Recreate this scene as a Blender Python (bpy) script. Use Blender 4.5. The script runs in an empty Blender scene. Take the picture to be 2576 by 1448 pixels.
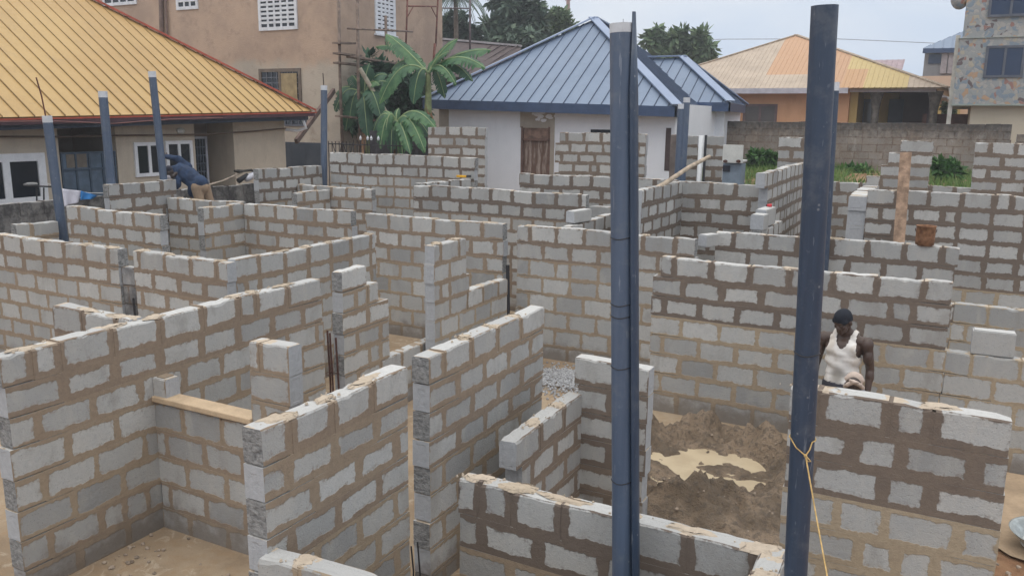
# tunables of the light
CLOUD_A, CLOUD_B, CLOUD_ZEN = (5.4, 6.25, 7.65), (6.8, 7.25, 8.0), (2.15, 1.95, 1.65)
SUN_E, EXPO = .5, .36
HAZE = .0017
import bpy, bmesh, math, random
from mathutils import Vector, Matrix
R = random.Random(7)
S = bpy.context.scene
COL = S.collection

# ---------------------------------------------------------------- camera model (lens fit from the photo's vanishing points)
CX, CY, EYE = 1288., 724., 3.65
VA, VB = (2400., 310.), (-2800., 250.)
FPX = math.sqrt(-((VA[0]-CX)*(VB[0]-CX)+(VA[1]-CY)*(VB[1]-CY)))
aY = Vector((VA[0]-CX, -(VA[1]-CY), FPX)).normalized()
aX = Vector((-(VB[0]-CX), (VB[1]-CY), -FPX)).normalized()
aZ = aY.cross(aX)
if aZ.y < 0: aZ = -aZ
def ray(x, y):
    r = Vector((x-CX, -(y-CY), FPX))
    return Vector((r.dot(aX), r.dot(aY), r.dot(aZ)))
def onY(x, y, Y):
    r = ray(x, y); t = Y/r.y
    return Vector((r.x*t, Y, EYE+r.z*t))
def onX(x, y, X):
    r = ray(x, y); t = X/r.x
    return Vector((X, r.y*t, EYE+r.z*t))
def onZ(x, y, Z):
    r = ray(x, y); t = (Z-EYE)/r.z
    return Vector((r.x*t, r.y*t, Z))
cam = bpy.data.cameras.new('camera')
cam.sensor_width = 36; cam.lens = FPX/2576*36; cam.clip_end = 2000; cam.clip_start = .05
co = bpy.data.objects.new('camera', cam); COL.objects.link(co)
co.matrix_world = Matrix(((aX.x, aX.y, -aX.z, 0), (aY.x, aY.y, -aY.z, 0), (aZ.x, aZ.y, -aZ.z, EYE), (0, 0, 0, 1)))
S.camera = co

# ---------------------------------------------------------------- node helpers
class NT:
    def __init__(s, tree): s.t = tree; s.x = 0
    def n(s, typ, ins=None, **props):
        nd = s.t.nodes.new(typ); nd.location = (s.x, 0); s.x += 40
        for k, v in props.items(): setattr(nd, k, v)
        for k, v in (ins or {}).items():
            sock = nd.inputs[k]
            if isinstance(v, bpy.types.NodeSocket): s.t.links.new(v, sock)
            else: sock.default_value = v
        return nd
    def m(s, op, a, b=0., c=0., clamp=False):
        return s.n('ShaderNodeMath', {0: a, 1: b, 2: c}, operation=op, use_clamp=clamp).outputs[0]
    def mix(s, f, a, b, blend='MIX'):
        nd = s.n('ShaderNodeMix', data_type='RGBA', blend_type=blend)
        for i, v in ((0, f), (6, a), (7, b)):
            if isinstance(v, bpy.types.NodeSocket): s.t.links.new(v, nd.inputs[i])
            else: nd.inputs[i].default_value = v if i == 0 else (*v[:3], 1)
        return nd.outputs[2]
    def noise(s, scale, detail=3., rough=.55, vec=None, dist=0.):
        ins = {'Scale': scale, 'Detail': detail, 'Roughness': rough, 'Distortion': dist}
        if vec is not None: ins['Vector'] = vec
        return s.n('ShaderNodeTexNoise', ins).outputs[0]
    def ss(s, x, a, b):
        return s.n('ShaderNodeMapRange', {0: x, 1: a, 2: b, 3: 0., 4: 1.}, interpolation_type='SMOOTHSTEP').outputs[0]
    def ramp(s, f, stops):
        nd = s.n('ShaderNodeValToRGB', {0: f}); e = nd.color_ramp.elements
        while len(e) < len(stops): e.new(.5)
        for i, (p, c) in enumerate(stops): e[i].position = p; e[i].color = (*c, 1)
        return nd.outputs[0]
def new_mat(name):
    m = bpy.data.materials.new(name); m.use_nodes = True
    m.node_tree.nodes.clear(); t = NT(m.node_tree)
    return m, t
def finish(t, color, rough=.8, metal=0., bump=None, bdist=.01, bstr=.6, spec=.4, extra=None):
    ins = {'Base Color': color if isinstance(color, bpy.types.NodeSocket) else (*color, 1), 'Roughness': rough, 'Metallic': metal, 'Specular IOR Level': spec}
    if bump is not None:
        ins['Normal'] = t.n('ShaderNodeBump', {'Height': bump, 'Distance': bdist, 'Strength': bstr}).outputs[0]
    ins.update(extra or {})
    b = t.n('ShaderNodeBsdfPrincipled', ins)
    t.n('ShaderNodeOutputMaterial', {'Surface': b.outputs[0]})
def gpos(t): return t.n('ShaderNodeNewGeometry').outputs['Position']
def plain(name, col, rough=.6, metal=0., var=.15, scale=4., bump=0., bscale=60., spec=.4, tint=None, fine=.08):
    """paint / plaster / cloth with soft stains and fine grain"""
    m, t = new_mat(name); p = gpos(t)
    n1 = t.noise(scale, 5, .6, p); n2 = t.noise(scale*14, 3, .6, p)
    dark = tuple(c*(1-var*1.6) for c in col) if tint is None else tint
    lite = tuple(min(1, c*(1+var*.6)) for c in col)
    c = t.mix(t.ss(n1, .3, .7), dark, lite)
    c = t.mix(t.m('MULTIPLY', t.ss(n2, .45, .75), fine*3), c, tuple(x*.45 for x in col))
    finish(t, c, rough, metal, t.noise(bscale, 4, .6, p) if bump else None, .01*max(bump, .01), .6, spec)
    return m

# ---------------------------------------------------------------- mesh helpers
def link(o, parent=None):
    COL.objects.link(o)
    if parent is not None: o.parent = parent
    return o
def tag(o, label=None, cat=None, group=None, kind=None):
    if label: o['label'] = label
    if cat: o['category'] = cat
    if group: o['group'] = group
    o['kind'] = kind or 'thing'
    return o
def thing(name, loc, label, cat, group=None, rz=0.):
    o = bpy.data.objects.new(name, None); COL.objects.link(o)
    o.empty_display_size = .2; o.location = loc; o.rotation_euler = (0, 0, rz)
    return tag(o, label, cat, group)
class MB:
    def __init__(s): s.v = []; s.f = []; s.seam = []
    def poly(s, pts):
        i = len(s.v); s.v += [tuple(p) for p in pts]; s.f.append(tuple(range(i, i+len(pts))))
    def box(s, lo, hi):
        (a, b, c), (d, e, f) = lo, hi
        a, d = min(a, d), max(a, d); b, e = min(b, e), max(b, e); c, f = min(c, f), max(c, f)
        i = len(s.v)
        s.v += [(a, b, c), (d, b, c), (d, e, c), (a, e, c), (a, b, f), (d, b, f), (d, e, f), (a, e, f)]
        for q in ((3, 2, 1, 0), (4, 5, 6, 7), (0, 1, 5, 4), (1, 2, 6, 5), (2, 3, 7, 6), (3, 0, 4, 7)):
            s.f.append(tuple(i+k for k in q))
        return s
    def hexa(s, b4, t4):
        i = len(s.v); s.v += [tuple(p) for p in b4]+[tuple(p) for p in t4]
        for q in ((3, 2, 1, 0), (4, 5, 6, 7), (0, 1, 5, 4), (1, 2, 6, 5), (2, 3, 7, 6), (3, 0, 4, 7)):
            s.f.append(tuple(i+k for k in q))
        return s
    def beam(s, p, q, w, h, up=(0, 0, 1)):
        p, q = Vector(p), Vector(q); d = (q-p).normalized(); up = Vector(up)
        a = d.cross(up)
        if a.length < 1e-4: a = d.cross(Vector((1, 0, 0)))
        a.normalize(); b = a.cross(d)
        c = [a*(-w/2)+b*(-h/2), a*(w/2)+b*(-h/2), a*(w/2)+b*(h/2), a*(-w/2)+b*(h/2)]
        return s.hexa([p+x for x in c], [q+x for x in c])
    def tube(s, path, rad, seg=10, cap=True):
        path = [Vector(p) for p in path]; n = len(path)
        if not isinstance(rad, (list, tuple)): rad = [rad]*n
        rings = []; ref = None
        for k, p in enumerate(path):
            d = (path[min(k+1, n-1)]-path[max(k-1, 0)]).normalized()
            if ref is None: ref = Vector((1, 0, 0)) if abs(d.x) < .8 else Vector((0, 1, 0))
            a = (ref-d*ref.dot(d)).normalized(); b = d.cross(a); ref = a
            i = len(s.v)
            for j in range(seg):
                th = 2*math.pi*j/seg
                s.v.append(tuple(p+(a*math.cos(th)+b*math.sin(th))*rad[k]))
            rings.append(i)
        for k in range(n-1):
            for j in range(seg):
                j2 = (j+1) % seg
                s.f.append((rings[k]+j, rings[k]+j2, rings[k+1]+j2, rings[k+1]+j))
        if cap:
            s.f.append(tuple(rings[0]+j for j in reversed(range(seg))))
            s.f.append(tuple(rings[-1]+j for j in range(seg)))
        return s
    def ell(s, c, r, seg=14, rings=9, jit=0., rnd=None, rot=None):
        c = Vector(c); i = len(s.v); rnd = rnd or R
        r = (r, r, r) if not isinstance(r, (tuple, list)) else r
        def P(x, y, z):
            p = Vector((x*r[0], y*r[1], z*r[2]))*(1+rnd.uniform(-jit, jit))
            return tuple(c+(rot @ p if rot else p))
        s.v.append(P(0, 0, -1))
        for a in range(1, rings):
            ph = -math.pi/2+math.pi*a/rings
            for b in range(seg):
                th = 2*math.pi*b/seg
                s.v.append(P(math.cos(ph)*math.cos(th), math.cos(ph)*math.sin(th), math.sin(ph)))
        s.v.append(P(0, 0, 1)); top = len(s.v)-1
        for b in range(seg):
            b2 = (b+1) % seg
            s.f.append((i, i+1+b2, i+1+b))
            for a in range(rings-2):
                q = i+1+a*seg
                s.f.append((q+b, q+b2, q+seg+b2, q+seg+b))
            q = i+1+(rings-2)*seg
            s.f.append((q+b, q+b2, top))
        return s
    def cap(s, p, r0, q, r1, seg=12):
        """tapered capsule"""
        p, q = Vector(p), Vector(q); d = (q-p).normalized()
        path = []; rad = []
        for k in range(5):
            a = math.pi/2*k/5
            path.append(p-d*r0*math.cos(a)); rad.append(max(r0*math.sin(a), 1e-4))
        path += [p, q]; rad += [r0, r1]
        for k in range(5):
            a = math.pi/2*(k+1)/5
            path.append(q+d*r1*math.sin(a)); rad.append(max(r1*math.cos(a), 1e-4))
        # explicit rings so the axis never flips
        a = d.cross(Vector((0, 0, 1)))
        if a.length < 1e-3: a = Vector((1, 0, 0))
        a.normalize(); b = d.cross(a); st = len(s.v)
        for P, r in zip(path, rad):
            for j in range(seg):
                th = 2*math.pi*j/seg; s.v.append(tuple(P+(a*math.cos(th)+b*math.sin(th))*r))
        for k in range(len(path)-1):
            for j in range(seg):
                j2 = (j+1) % seg
                s.f.append((st+k*seg+j, st+k*seg+j2, st+(k+1)*seg+j2, st+(k+1)*seg+j))
        s.f.append(tuple(st+j for j in reversed(range(seg))))
        s.f.append(tuple(st+(len(path)-1)*seg+j for j in range(seg)))
        return s
    def leaf(s, c, d, up, L, w):
        c = Vector(c); d = Vector(d).normalized(); a = d.cross(Vector(up))
        if a.length < 1e-3: a = Vector((1, 0, 0))
        a.normalize(); b = a.cross(d)*(-.12*L)
        i = len(s.v)
        s.v += [tuple(c), tuple(c+d*L*.5+a*w*.5+b), tuple(c+d*L+b*2), tuple(c+d*L*.5-a*w*.5+b)]
        s.f.append((i, i+1, i+2, i+3))
    def mesh(s, name):
        me = bpy.data.meshes.new(name); me.from_pydata(s.v, [], s.f); return me
    def build(s, name, mat, parent=None, smooth=False, base=None, bevel=0., mat2=None):
        """base: re-centre the object's origin on this point"""
        if base is not None:
            b = Vector(base); s.v = [tuple(Vector(p)-b) for p in s.v]
        me = s.mesh(name); me.materials.append(mat)
        if s.seam and mat2:
            me.materials.append(mat2)
            for a_, b_ in s.seam:
                for q_ in range(a_, b_): me.polygons[q_].material_index = 1
        if smooth: me.polygons.foreach_set('use_smooth', [True]*len(me.polygons))
        o = bpy.data.objects.new(name, me); link(o, parent)
        if base is not None: o.location = base
        if bevel:
            md = o.modifiers.new('b', 'BEVEL'); md.width = bevel; md.segments = 2; md.limit_method = 'ANGLE'
        return o
def rel(pts, o): return [Vector(p)-Vector(o) for p in pts]

# ---------------------------------------------------------------- the block-wall material
def block_material(name, wet_cols, grime=0., bcols=((.27, .272, .272), (.51, .508, .497)), grime_z=None, rounding=.045):
    m, t = new_mat(name)
    pos = gpos(t)
    A = t.n('ShaderNodeAttribute', attribute_name='fA').outputs['Vector']
    B = t.n('ShaderNodeAttribute', attribute_name='fB').outputs['Vector']
    C = t.n('ShaderNodeAttribute', attribute_name='fC').outputs['Vector']
    sa = t.n('ShaderNodeSeparateXYZ', {0: A}); sb = t.n('ShaderNodeSeparateXYZ', {0: B}); sc = t.n('ShaderNodeSeparateXYZ', {0: C})
    u, v, hl = sa.outputs; hh, rnd, typ = sb.outputs; wet, width, _ = sc.outputs
    M = t.m
    n_lo = t.noise(7., 3, .6, pos); n_mid = t.noise(26., 4, .65, pos); n_hi = t.noise(95., 4, .7, pos); n_big = t.noise(1.6, 4, .6, pos)
    r = rounding
    qx = M('SUBTRACT', M('ABSOLUTE', u), M('SUBTRACT', hl, r)); qy = M('SUBTRACT', M('ABSOLUTE', v), M('SUBTRACT', hh, r))
    mx = M('MAXIMUM', qx, 0.); my = M('MAXIMUM', qy, 0.)
    ln = M('SQRT', M('ADD', M('MULTIPLY', mx, mx), M('MULTIPLY', my, my)))
    dist = M('SUBTRACT', M('ADD', ln, M('MINIMUM', M('MAXIMUM', qx, qy), 0.)), r)     # <0 inside the cell
    wob = M('ADD', M('MULTIPLY', M('SUBTRACT', n_lo, .5), .075), M('MULTIPLY', M('SUBTRACT', n_mid, .5), .026))
    edge = M('ADD', M('ADD', dist, width), wob)
    mort = t.ss(edge, -.005, .005)
    smear = M('MULTIPLY', t.ss(edge, -.03, .0), M('MULTIPLY', t.ss(n_mid, .5, .62), .55))
    # block body
    pit = t.ss(n_hi, .60, .70)
    bc = t.mix(rnd, *bcols)
    bc = t.mix(M('MULTIPLY', t.ss(n_big, .35, .7), .35), bc, (.40, .385, .36))
    bc = t.mix(M('MULTIPLY', t.ss(n_mid, .42, .66), .30), bc, (.33, .34, .355))
    st = t.noise(1., 5, .65, t.n('ShaderNodeVectorMath', {0: pos, 1: (3.2, 3.2, 1.4)}, operation='MULTIPLY').outputs[0], .5)
    bc = t.mix(M('MULTIPLY', t.ss(st, .5, .72), .5), bc, (.265, .25, .23))
    bc = t.mix(M('MULTIPLY', t.ss(st, .5, .3), .35), bc, (.50, .475, .435))
    spk = t.n('ShaderNodeTexVoronoi', {'Vector': pos, 'Scale': 34., 'Randomness': 1.}).outputs['Distance']
    bc = t.mix(M('MULTIPLY', t.ss(spk, .16, .08), .5), bc, (.15, .15, .15))
    bc = t.mix(M('MULTIPLY', pit, .6), bc, (.17, .17, .175))
    # mortar
    mc = t.ramp(M('MULTIPLY', M('ADD', M('ADD', wet, 1.), M('MULTIPLY', M('SUBTRACT', n_lo, .5), .34)), .5), wet_cols)
    mc = t.mix(M('MULTIPLY', t.ss(n_mid, .4, .7), .35), mc, t.mix(.5, mc, (.09, .07, .06)))
    face = t.mix(M('MAXIMUM', mort, smear), bc, mc)
    # top faces: paler than the sides, tan crust near the joints
    tc = t.mix(rnd, (.37, .37, .368), (.57, .565, .55))
    tc = t.mix(M('MULTIPLY', t.ss(n_mid, .45, .7), .35), tc, (.40, .39, .38))
    tc = t.mix(M('MULTIPLY', pit, .55), tc, (.28, .27, .26))
    jn = t.ss(M('ADD', M('SUBTRACT', M('ABSOLUTE', u), hl), M('MULTIPLY', M('SUBTRACT', n_lo, .5), .34)), -.055, -.035)
    tc = t.mix(M('MULTIPLY', jn, .92), tc, t.mix(n_mid, (.42, .33, .235), (.60, .51, .41)))
    # broken block ends
    strata = t.n('ShaderNodeTexNoise', {'Vector': t.n('ShaderNodeVectorMath', {0: pos, 1: (24., 24., 40.)}, operation='MULTIPLY').outputs[0], 'Scale': 1., 'Detail': 5., 'Roughness': .7}).outputs[0]
    ec = t.ramp(strata, [(.34, (.14, .14, .143)), (.5, (.27, .27, .27)), (.68, (.40, .40, .395))])
    smo = t.ss(rnd, .48, .52)
    ec = t.mix(smo, ec, t.mix(n_mid, (.30, .31, .33), (.48, .49, .51)))
    is1 = M('COMPARE', typ, 1., .3); is2 = M('COMPARE', typ, 2., .3); is3 = M('COMPARE', typ, 3., .3)
    col = t.mix(is1, face, tc); col = t.mix(is2, col, ec); col = t.mix(is3, col, mc)
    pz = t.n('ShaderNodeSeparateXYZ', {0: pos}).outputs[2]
    soil_shade = t.ss(M('ADD', pz, M('MULTIPLY', M('SUBTRACT', n_lo, .5), .5)), .34, .04)  # soil splash at the wall foot, darkened to carry the rooms' shade too
    col = t.mix(M('MULTIPLY', soil_shade, .72), col, (.165, .135, .11))
    if grime:
        g = M('MULTIPLY', t.ss(t.noise(2.2, 6, .7, pos), .42, .6), grime)
        if grime_z: g = M('MULTIPLY', t.ss(M('ADD', t.n('ShaderNodeSeparateXYZ', {0: pos}).outputs[2], M('MULTIPLY', M('SUBTRACT', n_lo, .5), .9)), *grime_z), grime)
        col = t.mix(g, col, (.045, .043, .045))
    h = M('ADD', M('MULTIPLY', mort, .35), M('ADD', M('MULTIPLY', n_hi, .5), M('MULTIPLY', n_mid, .55)))
    h = M('ADD', h, M('MULTIPLY', M('MULTIPLY', is2, M('SUBTRACT', 1., smo)), M('MULTIPLY', strata, 3.5)))
    finish(t, col, .92, 0., h, .012, .75, .2)
    return m
WET = [(0., (.53, .445, .355)), (.5, (.39, .315, .225)), (.75, (.285, .22, .165)), (1., (.168, .135, .113))]
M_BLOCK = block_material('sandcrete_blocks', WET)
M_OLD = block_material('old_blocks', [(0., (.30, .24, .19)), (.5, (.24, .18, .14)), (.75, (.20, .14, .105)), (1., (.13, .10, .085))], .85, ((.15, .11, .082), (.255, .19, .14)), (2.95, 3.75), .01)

class WB(MB):
    """mesh with per-corner block data"""
    def __init__(s): super().__init__(); s.a = []; s.b = []; s.c = []
    def face(s, pts, uv, hl, hh, rnd, typ, wet, width):
        s.poly(pts)
        for (p, q) in uv:
            s.a.append((p, q, hl)); s.b.append((hh, rnd, typ)); s.c.append((wet, width, 0.))
    def done(s, name, mat, base, parent=None):
        b = Vector(base); s.v = [tuple(Vector(p)-b) for p in s.v]
        me = s.mesh(name); me.materials.append(mat)
        for nm, dat in (('fA', s.a), ('fB', s.b), ('fC', s.c)):
            at = me.attributes.new(nm, 'FLOAT_VECTOR', 'CORNER')
            at.data.foreach_set('vector', [x for d in dat for x in d])
        o = bpy.data.objects.new(name, me); link(o, parent); o.location = base
        return o

def cell(w, T, s0, s1, z0, z1, n0, n1, rnd, wet, width, typ=0, tops=1, ends=(2, 2), full=None, jit=0., rg=R, er=None):
    """one block cell; full = (s0,s1,z0,z1) of the cell the mortar mask is measured from"""
    f = full or (s0, s1, z0, z1)
    cs, cz = (f[0]+f[1])/2, (f[2]+f[3])/2; hl, hh = (f[1]-f[0])/2, (f[3]-f[2])/2
    j = lambda: rg.uniform(-jit, jit)
    P = {}
    for i, s_ in enumerate((s0, s1)):
        for k, z_ in enumerate((z0, z1)):
            for l, n_ in enumerate((n0, n1)):
                P[i, k, l] = (s_+j(), n_, z_+(j() if k else 0))
    X = lambda *ks: [T(*P[k]) for k in ks]
    uv = lambda *ks: [(P[k][0]-cs, P[k][2]-cz) for k in ks]
    fr = ((0, 0, 0), (1, 0, 0), (1, 1, 0), (0, 1, 0)); bk = ((1, 0, 1), (0, 0, 1), (0, 1, 1), (1, 1, 1))
    w.face(X(*fr), uv(*fr), hl, hh, rnd, typ, wet, width); w.face(X(*bk), uv(*bk), hl, hh, rnd, typ, wet, width)
    nn = (n0+n1)/2
    for ks, ty in ((((0, 1, 0), (1, 1, 0), (1, 1, 1), (0, 1, 1)), tops), (((0, 0, 1), (1, 0, 1), (1, 0, 0), (0, 0, 0)), 3)):
        w.face(X(*ks), [(P[k][0]-cs, P[k][1]-nn) for k in ks], hl, (n1-n0)/2, rnd, ty, wet, width)
    for i, ks in ((0, ((0, 0, 1), (0, 0, 0), (0, 1, 0), (0, 1, 1))), (1, ((1, 0, 0), (1, 0, 1), (1, 1, 1), (1, 1, 0)))):
        w.face(X(*ks), [(P[k][1]-nn, P[k][2]-cz) for k in ks], (n1-n0)/2, hh, rnd if er is None else er, ends[i], wet, width)

def top_strip(w, T, s0, s1, z0, z1, t, n0, rnd, wet, width, full, rg, er, ends):
    """uncovered block: worn, slightly chipped upper arrises"""
    m = max(3, int((s1-s0)/.06)); ch = .010
    cs, cz = (full[0]+full[1])/2, (full[2]+full[3])/2; hl, hh = (full[1]-full[0])/2, (full[3]-full[2])/2
    rows = []
    for i in range(m+1):
        s = s0+(s1-s0)*i/m+(rg.uniform(-.012, .012) if 0 < i < m else 0)
        q = .006 if i in (0, m) else 0.
        a, b = rg.uniform(-.005, .002)-q, rg.uniform(-.005, .002)-q
        if rg.random() < .16: a -= rg.uniform(.006, .028)
        if rg.random() < .16: b -= rg.uniform(.006, .028)
        dn, db = rg.uniform(-.002, .002), rg.uniform(-.002, .002)
        rows.append([(s, n0, z0), (s, n0+dn, z1-ch+a), (s, n0+ch*rg.uniform(.8, 1.6), z1+min(a, 0)*.5), (s, t-n0-ch*rg.uniform(.8, 1.6), z1+min(b, 0)*.5), (s, t-n0+db, z1-ch+b), (s, t-n0, z0)])
    nn = t/2
    for i in range(m):
        A, B = rows[i], rows[i+1]
        for k, ty in ((0, 0), (1, 4), (2, 1), (3, 4), (4, 0), (5, 3)):
            q = (A[k], B[k], B[(k+1) % 6], A[(k+1) % 6])
            if ty == 1: uv = [(x[0]-cs, x[1]-nn) for x in q]; w.face([T(*x) for x in q], uv, hl, t/2, rnd, 1, wet, width)
            else: uv = [(x[0]-cs, x[2]-cz) for x in q]; w.face([T(*x) for x in q], uv, hl, hh, rnd, 0 if ty == 4 else ty, wet, width)
    for i, row in ((0, rows[0][::-1]), (1, rows[-1])):
        w.face([T(*x) for x in row], [(x[1]-nn, x[2]-cz) for x in row], t/2, hh, er, ends[i], wet, width)

WALLS = {}
def wall(label, axis, front, a0, a1, ztop, pitch=.245, ranges=None, dark=3, wd=.8, wl=.25, blk=.455, t=.15, seed=0, crust=.6,
         width=.035, zb=-.03, mat=None, name='block_wall', cat='block wall', half=.04, ph=None, cuts0=None, skew=0., group='unplastered block walls', endk='alt'):
    """axis B: front face y=front, s=x.  axis A: front face x=front (faces +X), s=y.  skew: front shift per metre.
    ranges: {course from top: [(s0,s1),...]}, others use (a0,a1)"""
    rg = random.Random(seed*77+int(abs(front)*100)+int(abs(a0)*10)+3)
    q1, q2, q3 = rg.uniform(0, 6), rg.uniform(0, 6), rg.uniform(0, 6)
    wz = lambda s, z: z+(.007*math.sin(s*1.9+q1)+.004*math.sin(s*4.3+q2+z))*max(0, z)/max(ztop, .5)
    wn = lambda s, z: .005*math.sin(s*1.3+q3+z*1.1)+.003*math.sin(s*3.1+q1-z*2.)
    if axis == 'B': T = lambda s, n, z: (s, front+skew*(s-a0)+n+wn(s, z), wz(s, z))
    else: T = lambda s, n, z: (front+skew*(s-a0)-n-wn(s, z), s, wz(s, z))
    w = WB(); ranges = ranges or {}
    k = 0; z1 = ztop
    span = lambda k: ranges.get(k, [(a0, a1)]) if k >= 0 else []
    ph0 = rg.random() if ph is None else ph/blk
    while z1 > zb+.03:
        z0 = max(z1-pitch*rg.uniform(.97, 1.03), zb)
        if z0-zb < .07: z0 = zb
        wt = (wd if k < dark else wl)+rg.uniform(-.1, .1)
        wid = width*(1.26 if k < dark else .88)
        for (sa, sb) in span(k):
            # core
            if sb-sa > .1:
                cell(w, T, sa+.03, sb-.03, z0, z1-(.03 if k == 0 else 0), .022, t-.022, .5, wt, wid, typ=3, tops=3, ends=(3, 3))
            cuts = [sa]; p = sa+blk*((ph0+.5*(k % 2)) % 1.)
            if p-sa < .09: p += blk
            while p < sb-.09:
                cuts.append(p); p += blk*rg.uniform(.97, 1.03)*(.5 if rg.random() < half else 1.)
            cuts.append(sb)
            if cuts0 and k in cuts0: cuts = cuts0[k]
            for i in range(len(cuts)-1):
                s0, s1 = cuts[i], cuts[i+1]; mid = (s0+s1)/2
                covered = any(x-.02 <= mid <= y+.02 for x, y in span(k-1))
                rn = min(1, max(0, rg.gauss(.5, .25))); wj = wid*rg.uniform(.75, 1.15)
                wj = min(wj, (s1-s0)*.3)
                e0, e1 = i == 0, i == len(cuts)-2
                full = (s0-(wj if e0 else 0), s1+(wj if e1 else 0), z0, z1+(wj*.9 if not covered else 0))
                zz0, zz1 = z0, z1
                ge = .007 if endk == 'alt' else .002
                if e0: s0 += rg.uniform(-.014, .014); zz0 += ge; zz1 -= ge*.5
                if e1: s1 += rg.uniform(-.014, .014); zz0 += ge; zz1 -= ge*.5
                n0 = 0.; er = {'alt': (k % 2)*.9+.05, 'smooth': .9, 'rough': .1}[endk]
                if covered:
                    cell(w, T, s0, s1, zz0, z1 if not (e0 or e1) else zz1, n0, t-n0, rn, wt, wj, full=full, rg=rg, er=er)
                else:
                    g0 = 0. if e0 else rg.uniform(.006, .016); g1 = 0. if e1 else rg.uniform(.006, .016)
                    dz = rg.uniform(-.010, .012)
                    # ends of the block carry their own random so broken / smooth ends alternate
                    top_strip(w, T, s0+g0, s1-g1, zz0, z1+dz, t, 0., rn, wt, wj, full, rg, er, (2 if e0 else 3, 2 if e1 else 3))
                    if not e1:
                        dj = rg.uniform(-.022, .008)
                        cell(w, T, s1-g1-.002, s1+.016, z0, z1+dj, .003, t-.003, .5, wt, wid, typ=3, tops=3, ends=(3, 3))
                        if rg.random() < crust:   # dried mortar crust over the joint
                            cs = s1+rg.uniform(-.03, .03); cn = t/2+rg.uniform(-.015, .015); zc = z1+.004
                            L = rg.uniform(.05, .17); N = 17; hgt = rg.uniform(.004, .011)
                            wq = rg.uniform(.55, 1.25); f1, f2 = rg.uniform(0, 6.3), rg.uniform(0, 6.3); rim = []; top = []
                            for q in range(N):
                                th = 2*math.pi*q/N; rr = 1+.22*math.sin(2*th+f1)+.16*math.sin(5*th+f2)+rg.uniform(-.13, .13)
                                dn = max(-t/2-.003, min(t/2+.003, math.sin(th)*t*.5*wq*rr)); ra = rg.uniform(.6, .85)
                                rim.append((cs+math.cos(th)*L*rr, cn*0+t/2+dn, zc-.010)); top.append((cs+math.cos(th)*L*rr*ra, t/2+dn*ra, zc+hgt*rg.uniform(.3, 1.)))
                            wc = rg.uniform(-.95, -.5)
                            for q in range(N):
                                q2 = (q+1) % N
                                w.face([T(*rim[q]), T(*rim[q2]), T(*top[q2]), T(*top[q])], [(0, 0)]*4, .1, .1, .5, 3, wc, .02)
                            w.face([T(*x) for x in top], [(0, 0)]*N, .1, .1, .5, 3, wc, .02)
                            for q in range(rg.randint(3, 11)):
                                a_, b_, r_ = cs+rg.gauss(0, L), rg.uniform(.01, t-.01), rg.uniform(.004, .013)
                                B_ = [(a_+r_*math.cos(x), b_+r_*math.sin(x), zc-.006) for x in (.3, 1.7, 3., 4.2, 5.4)]; C_ = [(a_+(x[0]-a_)*.55, b_+(x[1]-b_)*.55, zc+r_*.7) for x in B_]
                                for h in range(5): w.face([T(*B_[h]), T(*B_[(h+1) % 5]), T(*C_[(h+1) % 5]), T(*C_[h])], [(0, 0)]*4, .1, .1, .5, 3, wc, .02)
                                w.face([T(*x) for x in C_], [(0, 0)]*5, .1, .1, .5, 3, wc, .02)
        z1 = z0; k += 1
    if axis == 'B': base = ((a0+a1)/2, front+skew*(a1-a0)/2+t/2, max(zb, 0))
    else: base = (front+skew*(a1-a0)/2-t/2, (a0+a1)/2, max(zb, 0))
    o = w.done(name, mat or M_BLOCK, base)
    return tag(o, label, cat, group)
def loose_block(label, c, rz, L=.44, h=.2, t=.15, seed=1, group='loose blocks', tilt=0.):
    """a single block, bevelled by hand, lying on something; c = centre of its underside"""
    rg = random.Random(seed); w = WB()
    T = lambda s, n, z: (s, n, z)
    b = .012; wd = .0
    prof = [(-1, 0), (-1, 1)]
    # body as three stacked cells gives worn arrises
    cell(w, T, -L/2+b, L/2-b, 0, b, -t/2+b, t/2-b, rg.random(), .3, -.02, jit=.002, rg=rg)
    cell(w, T, -L/2, L/2, b, h-b, -t/2, t/2, .55, .3, -.03, full=(-L, L, -h, 2*h), jit=.003, rg=rg)
    cell(w, T, -L/2+b, L/2-b, h-b, h, -t/2+b, t/2-b, .8, .3, -.03, full=(-L, L, -h, 2*h), jit=.003, rg=rg)
    o = w.done('loose_block', M_BLOCK, (0, 0, 0)); o.location = c; o.rotation_euler = (tilt, 0, rz)
    md = o.modifiers.new('b', 'BEVEL'); md.width = .01; md.segments = 2; md.limit_method = 'ANGLE'
    return tag(o, label, 'block', group)
# ================================================================ the block walls
W = wall
# --- foreground left room
W('long near block wall running from the left edge back past the plastered sill', 'A', -5.95, 3.42, 6.92, 1.92, .245, seed=1, ph=.22, dark=2, wd=.55, wl=.32, width=0.039, crust=.85)
W('stub wall with thick joints, butting the far side of the long near wall', 'B', 4.60, -7.12, -6.10, 1.92, .245, endk='smooth', seed=2, wd=.7, dark=9)
WN = wall('window wall with a plastered sill between the long near wall and a single-block pier', 'B', 4.68, -5.95, -4.385, 1.91, .245, seed=3, endk='smooth', dark=0, wl=.38, crust=0, half=.05,
     ranges={0: [(-4.79, -4.385)], 1: [(-4.79, -4.385)], 2: [(-5.95, -5.80), (-4.79, -4.385)]})
W('tall near wall panel with broken end, between the sill pier and doorway gap', 'A', -3.25, 3.23, 4.67, 1.92, .22, seed=4, cuts0={0: [3.23, 3.47, 3.86, 4.26, 4.67]}, dark=4, wd=.45, wl=.2, width=0.039, crust=.9, blk=.43)
W('wall panel with alternating rough and smooth end blocks, behind the doorway gap in the middle', 'A', -3.25, 4.94, 6.90, 1.92, .222, seed=5, ph=.2, dark=4, wd=.5, wl=.2, width=0.034, crust=.9, blk=.43)
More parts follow.
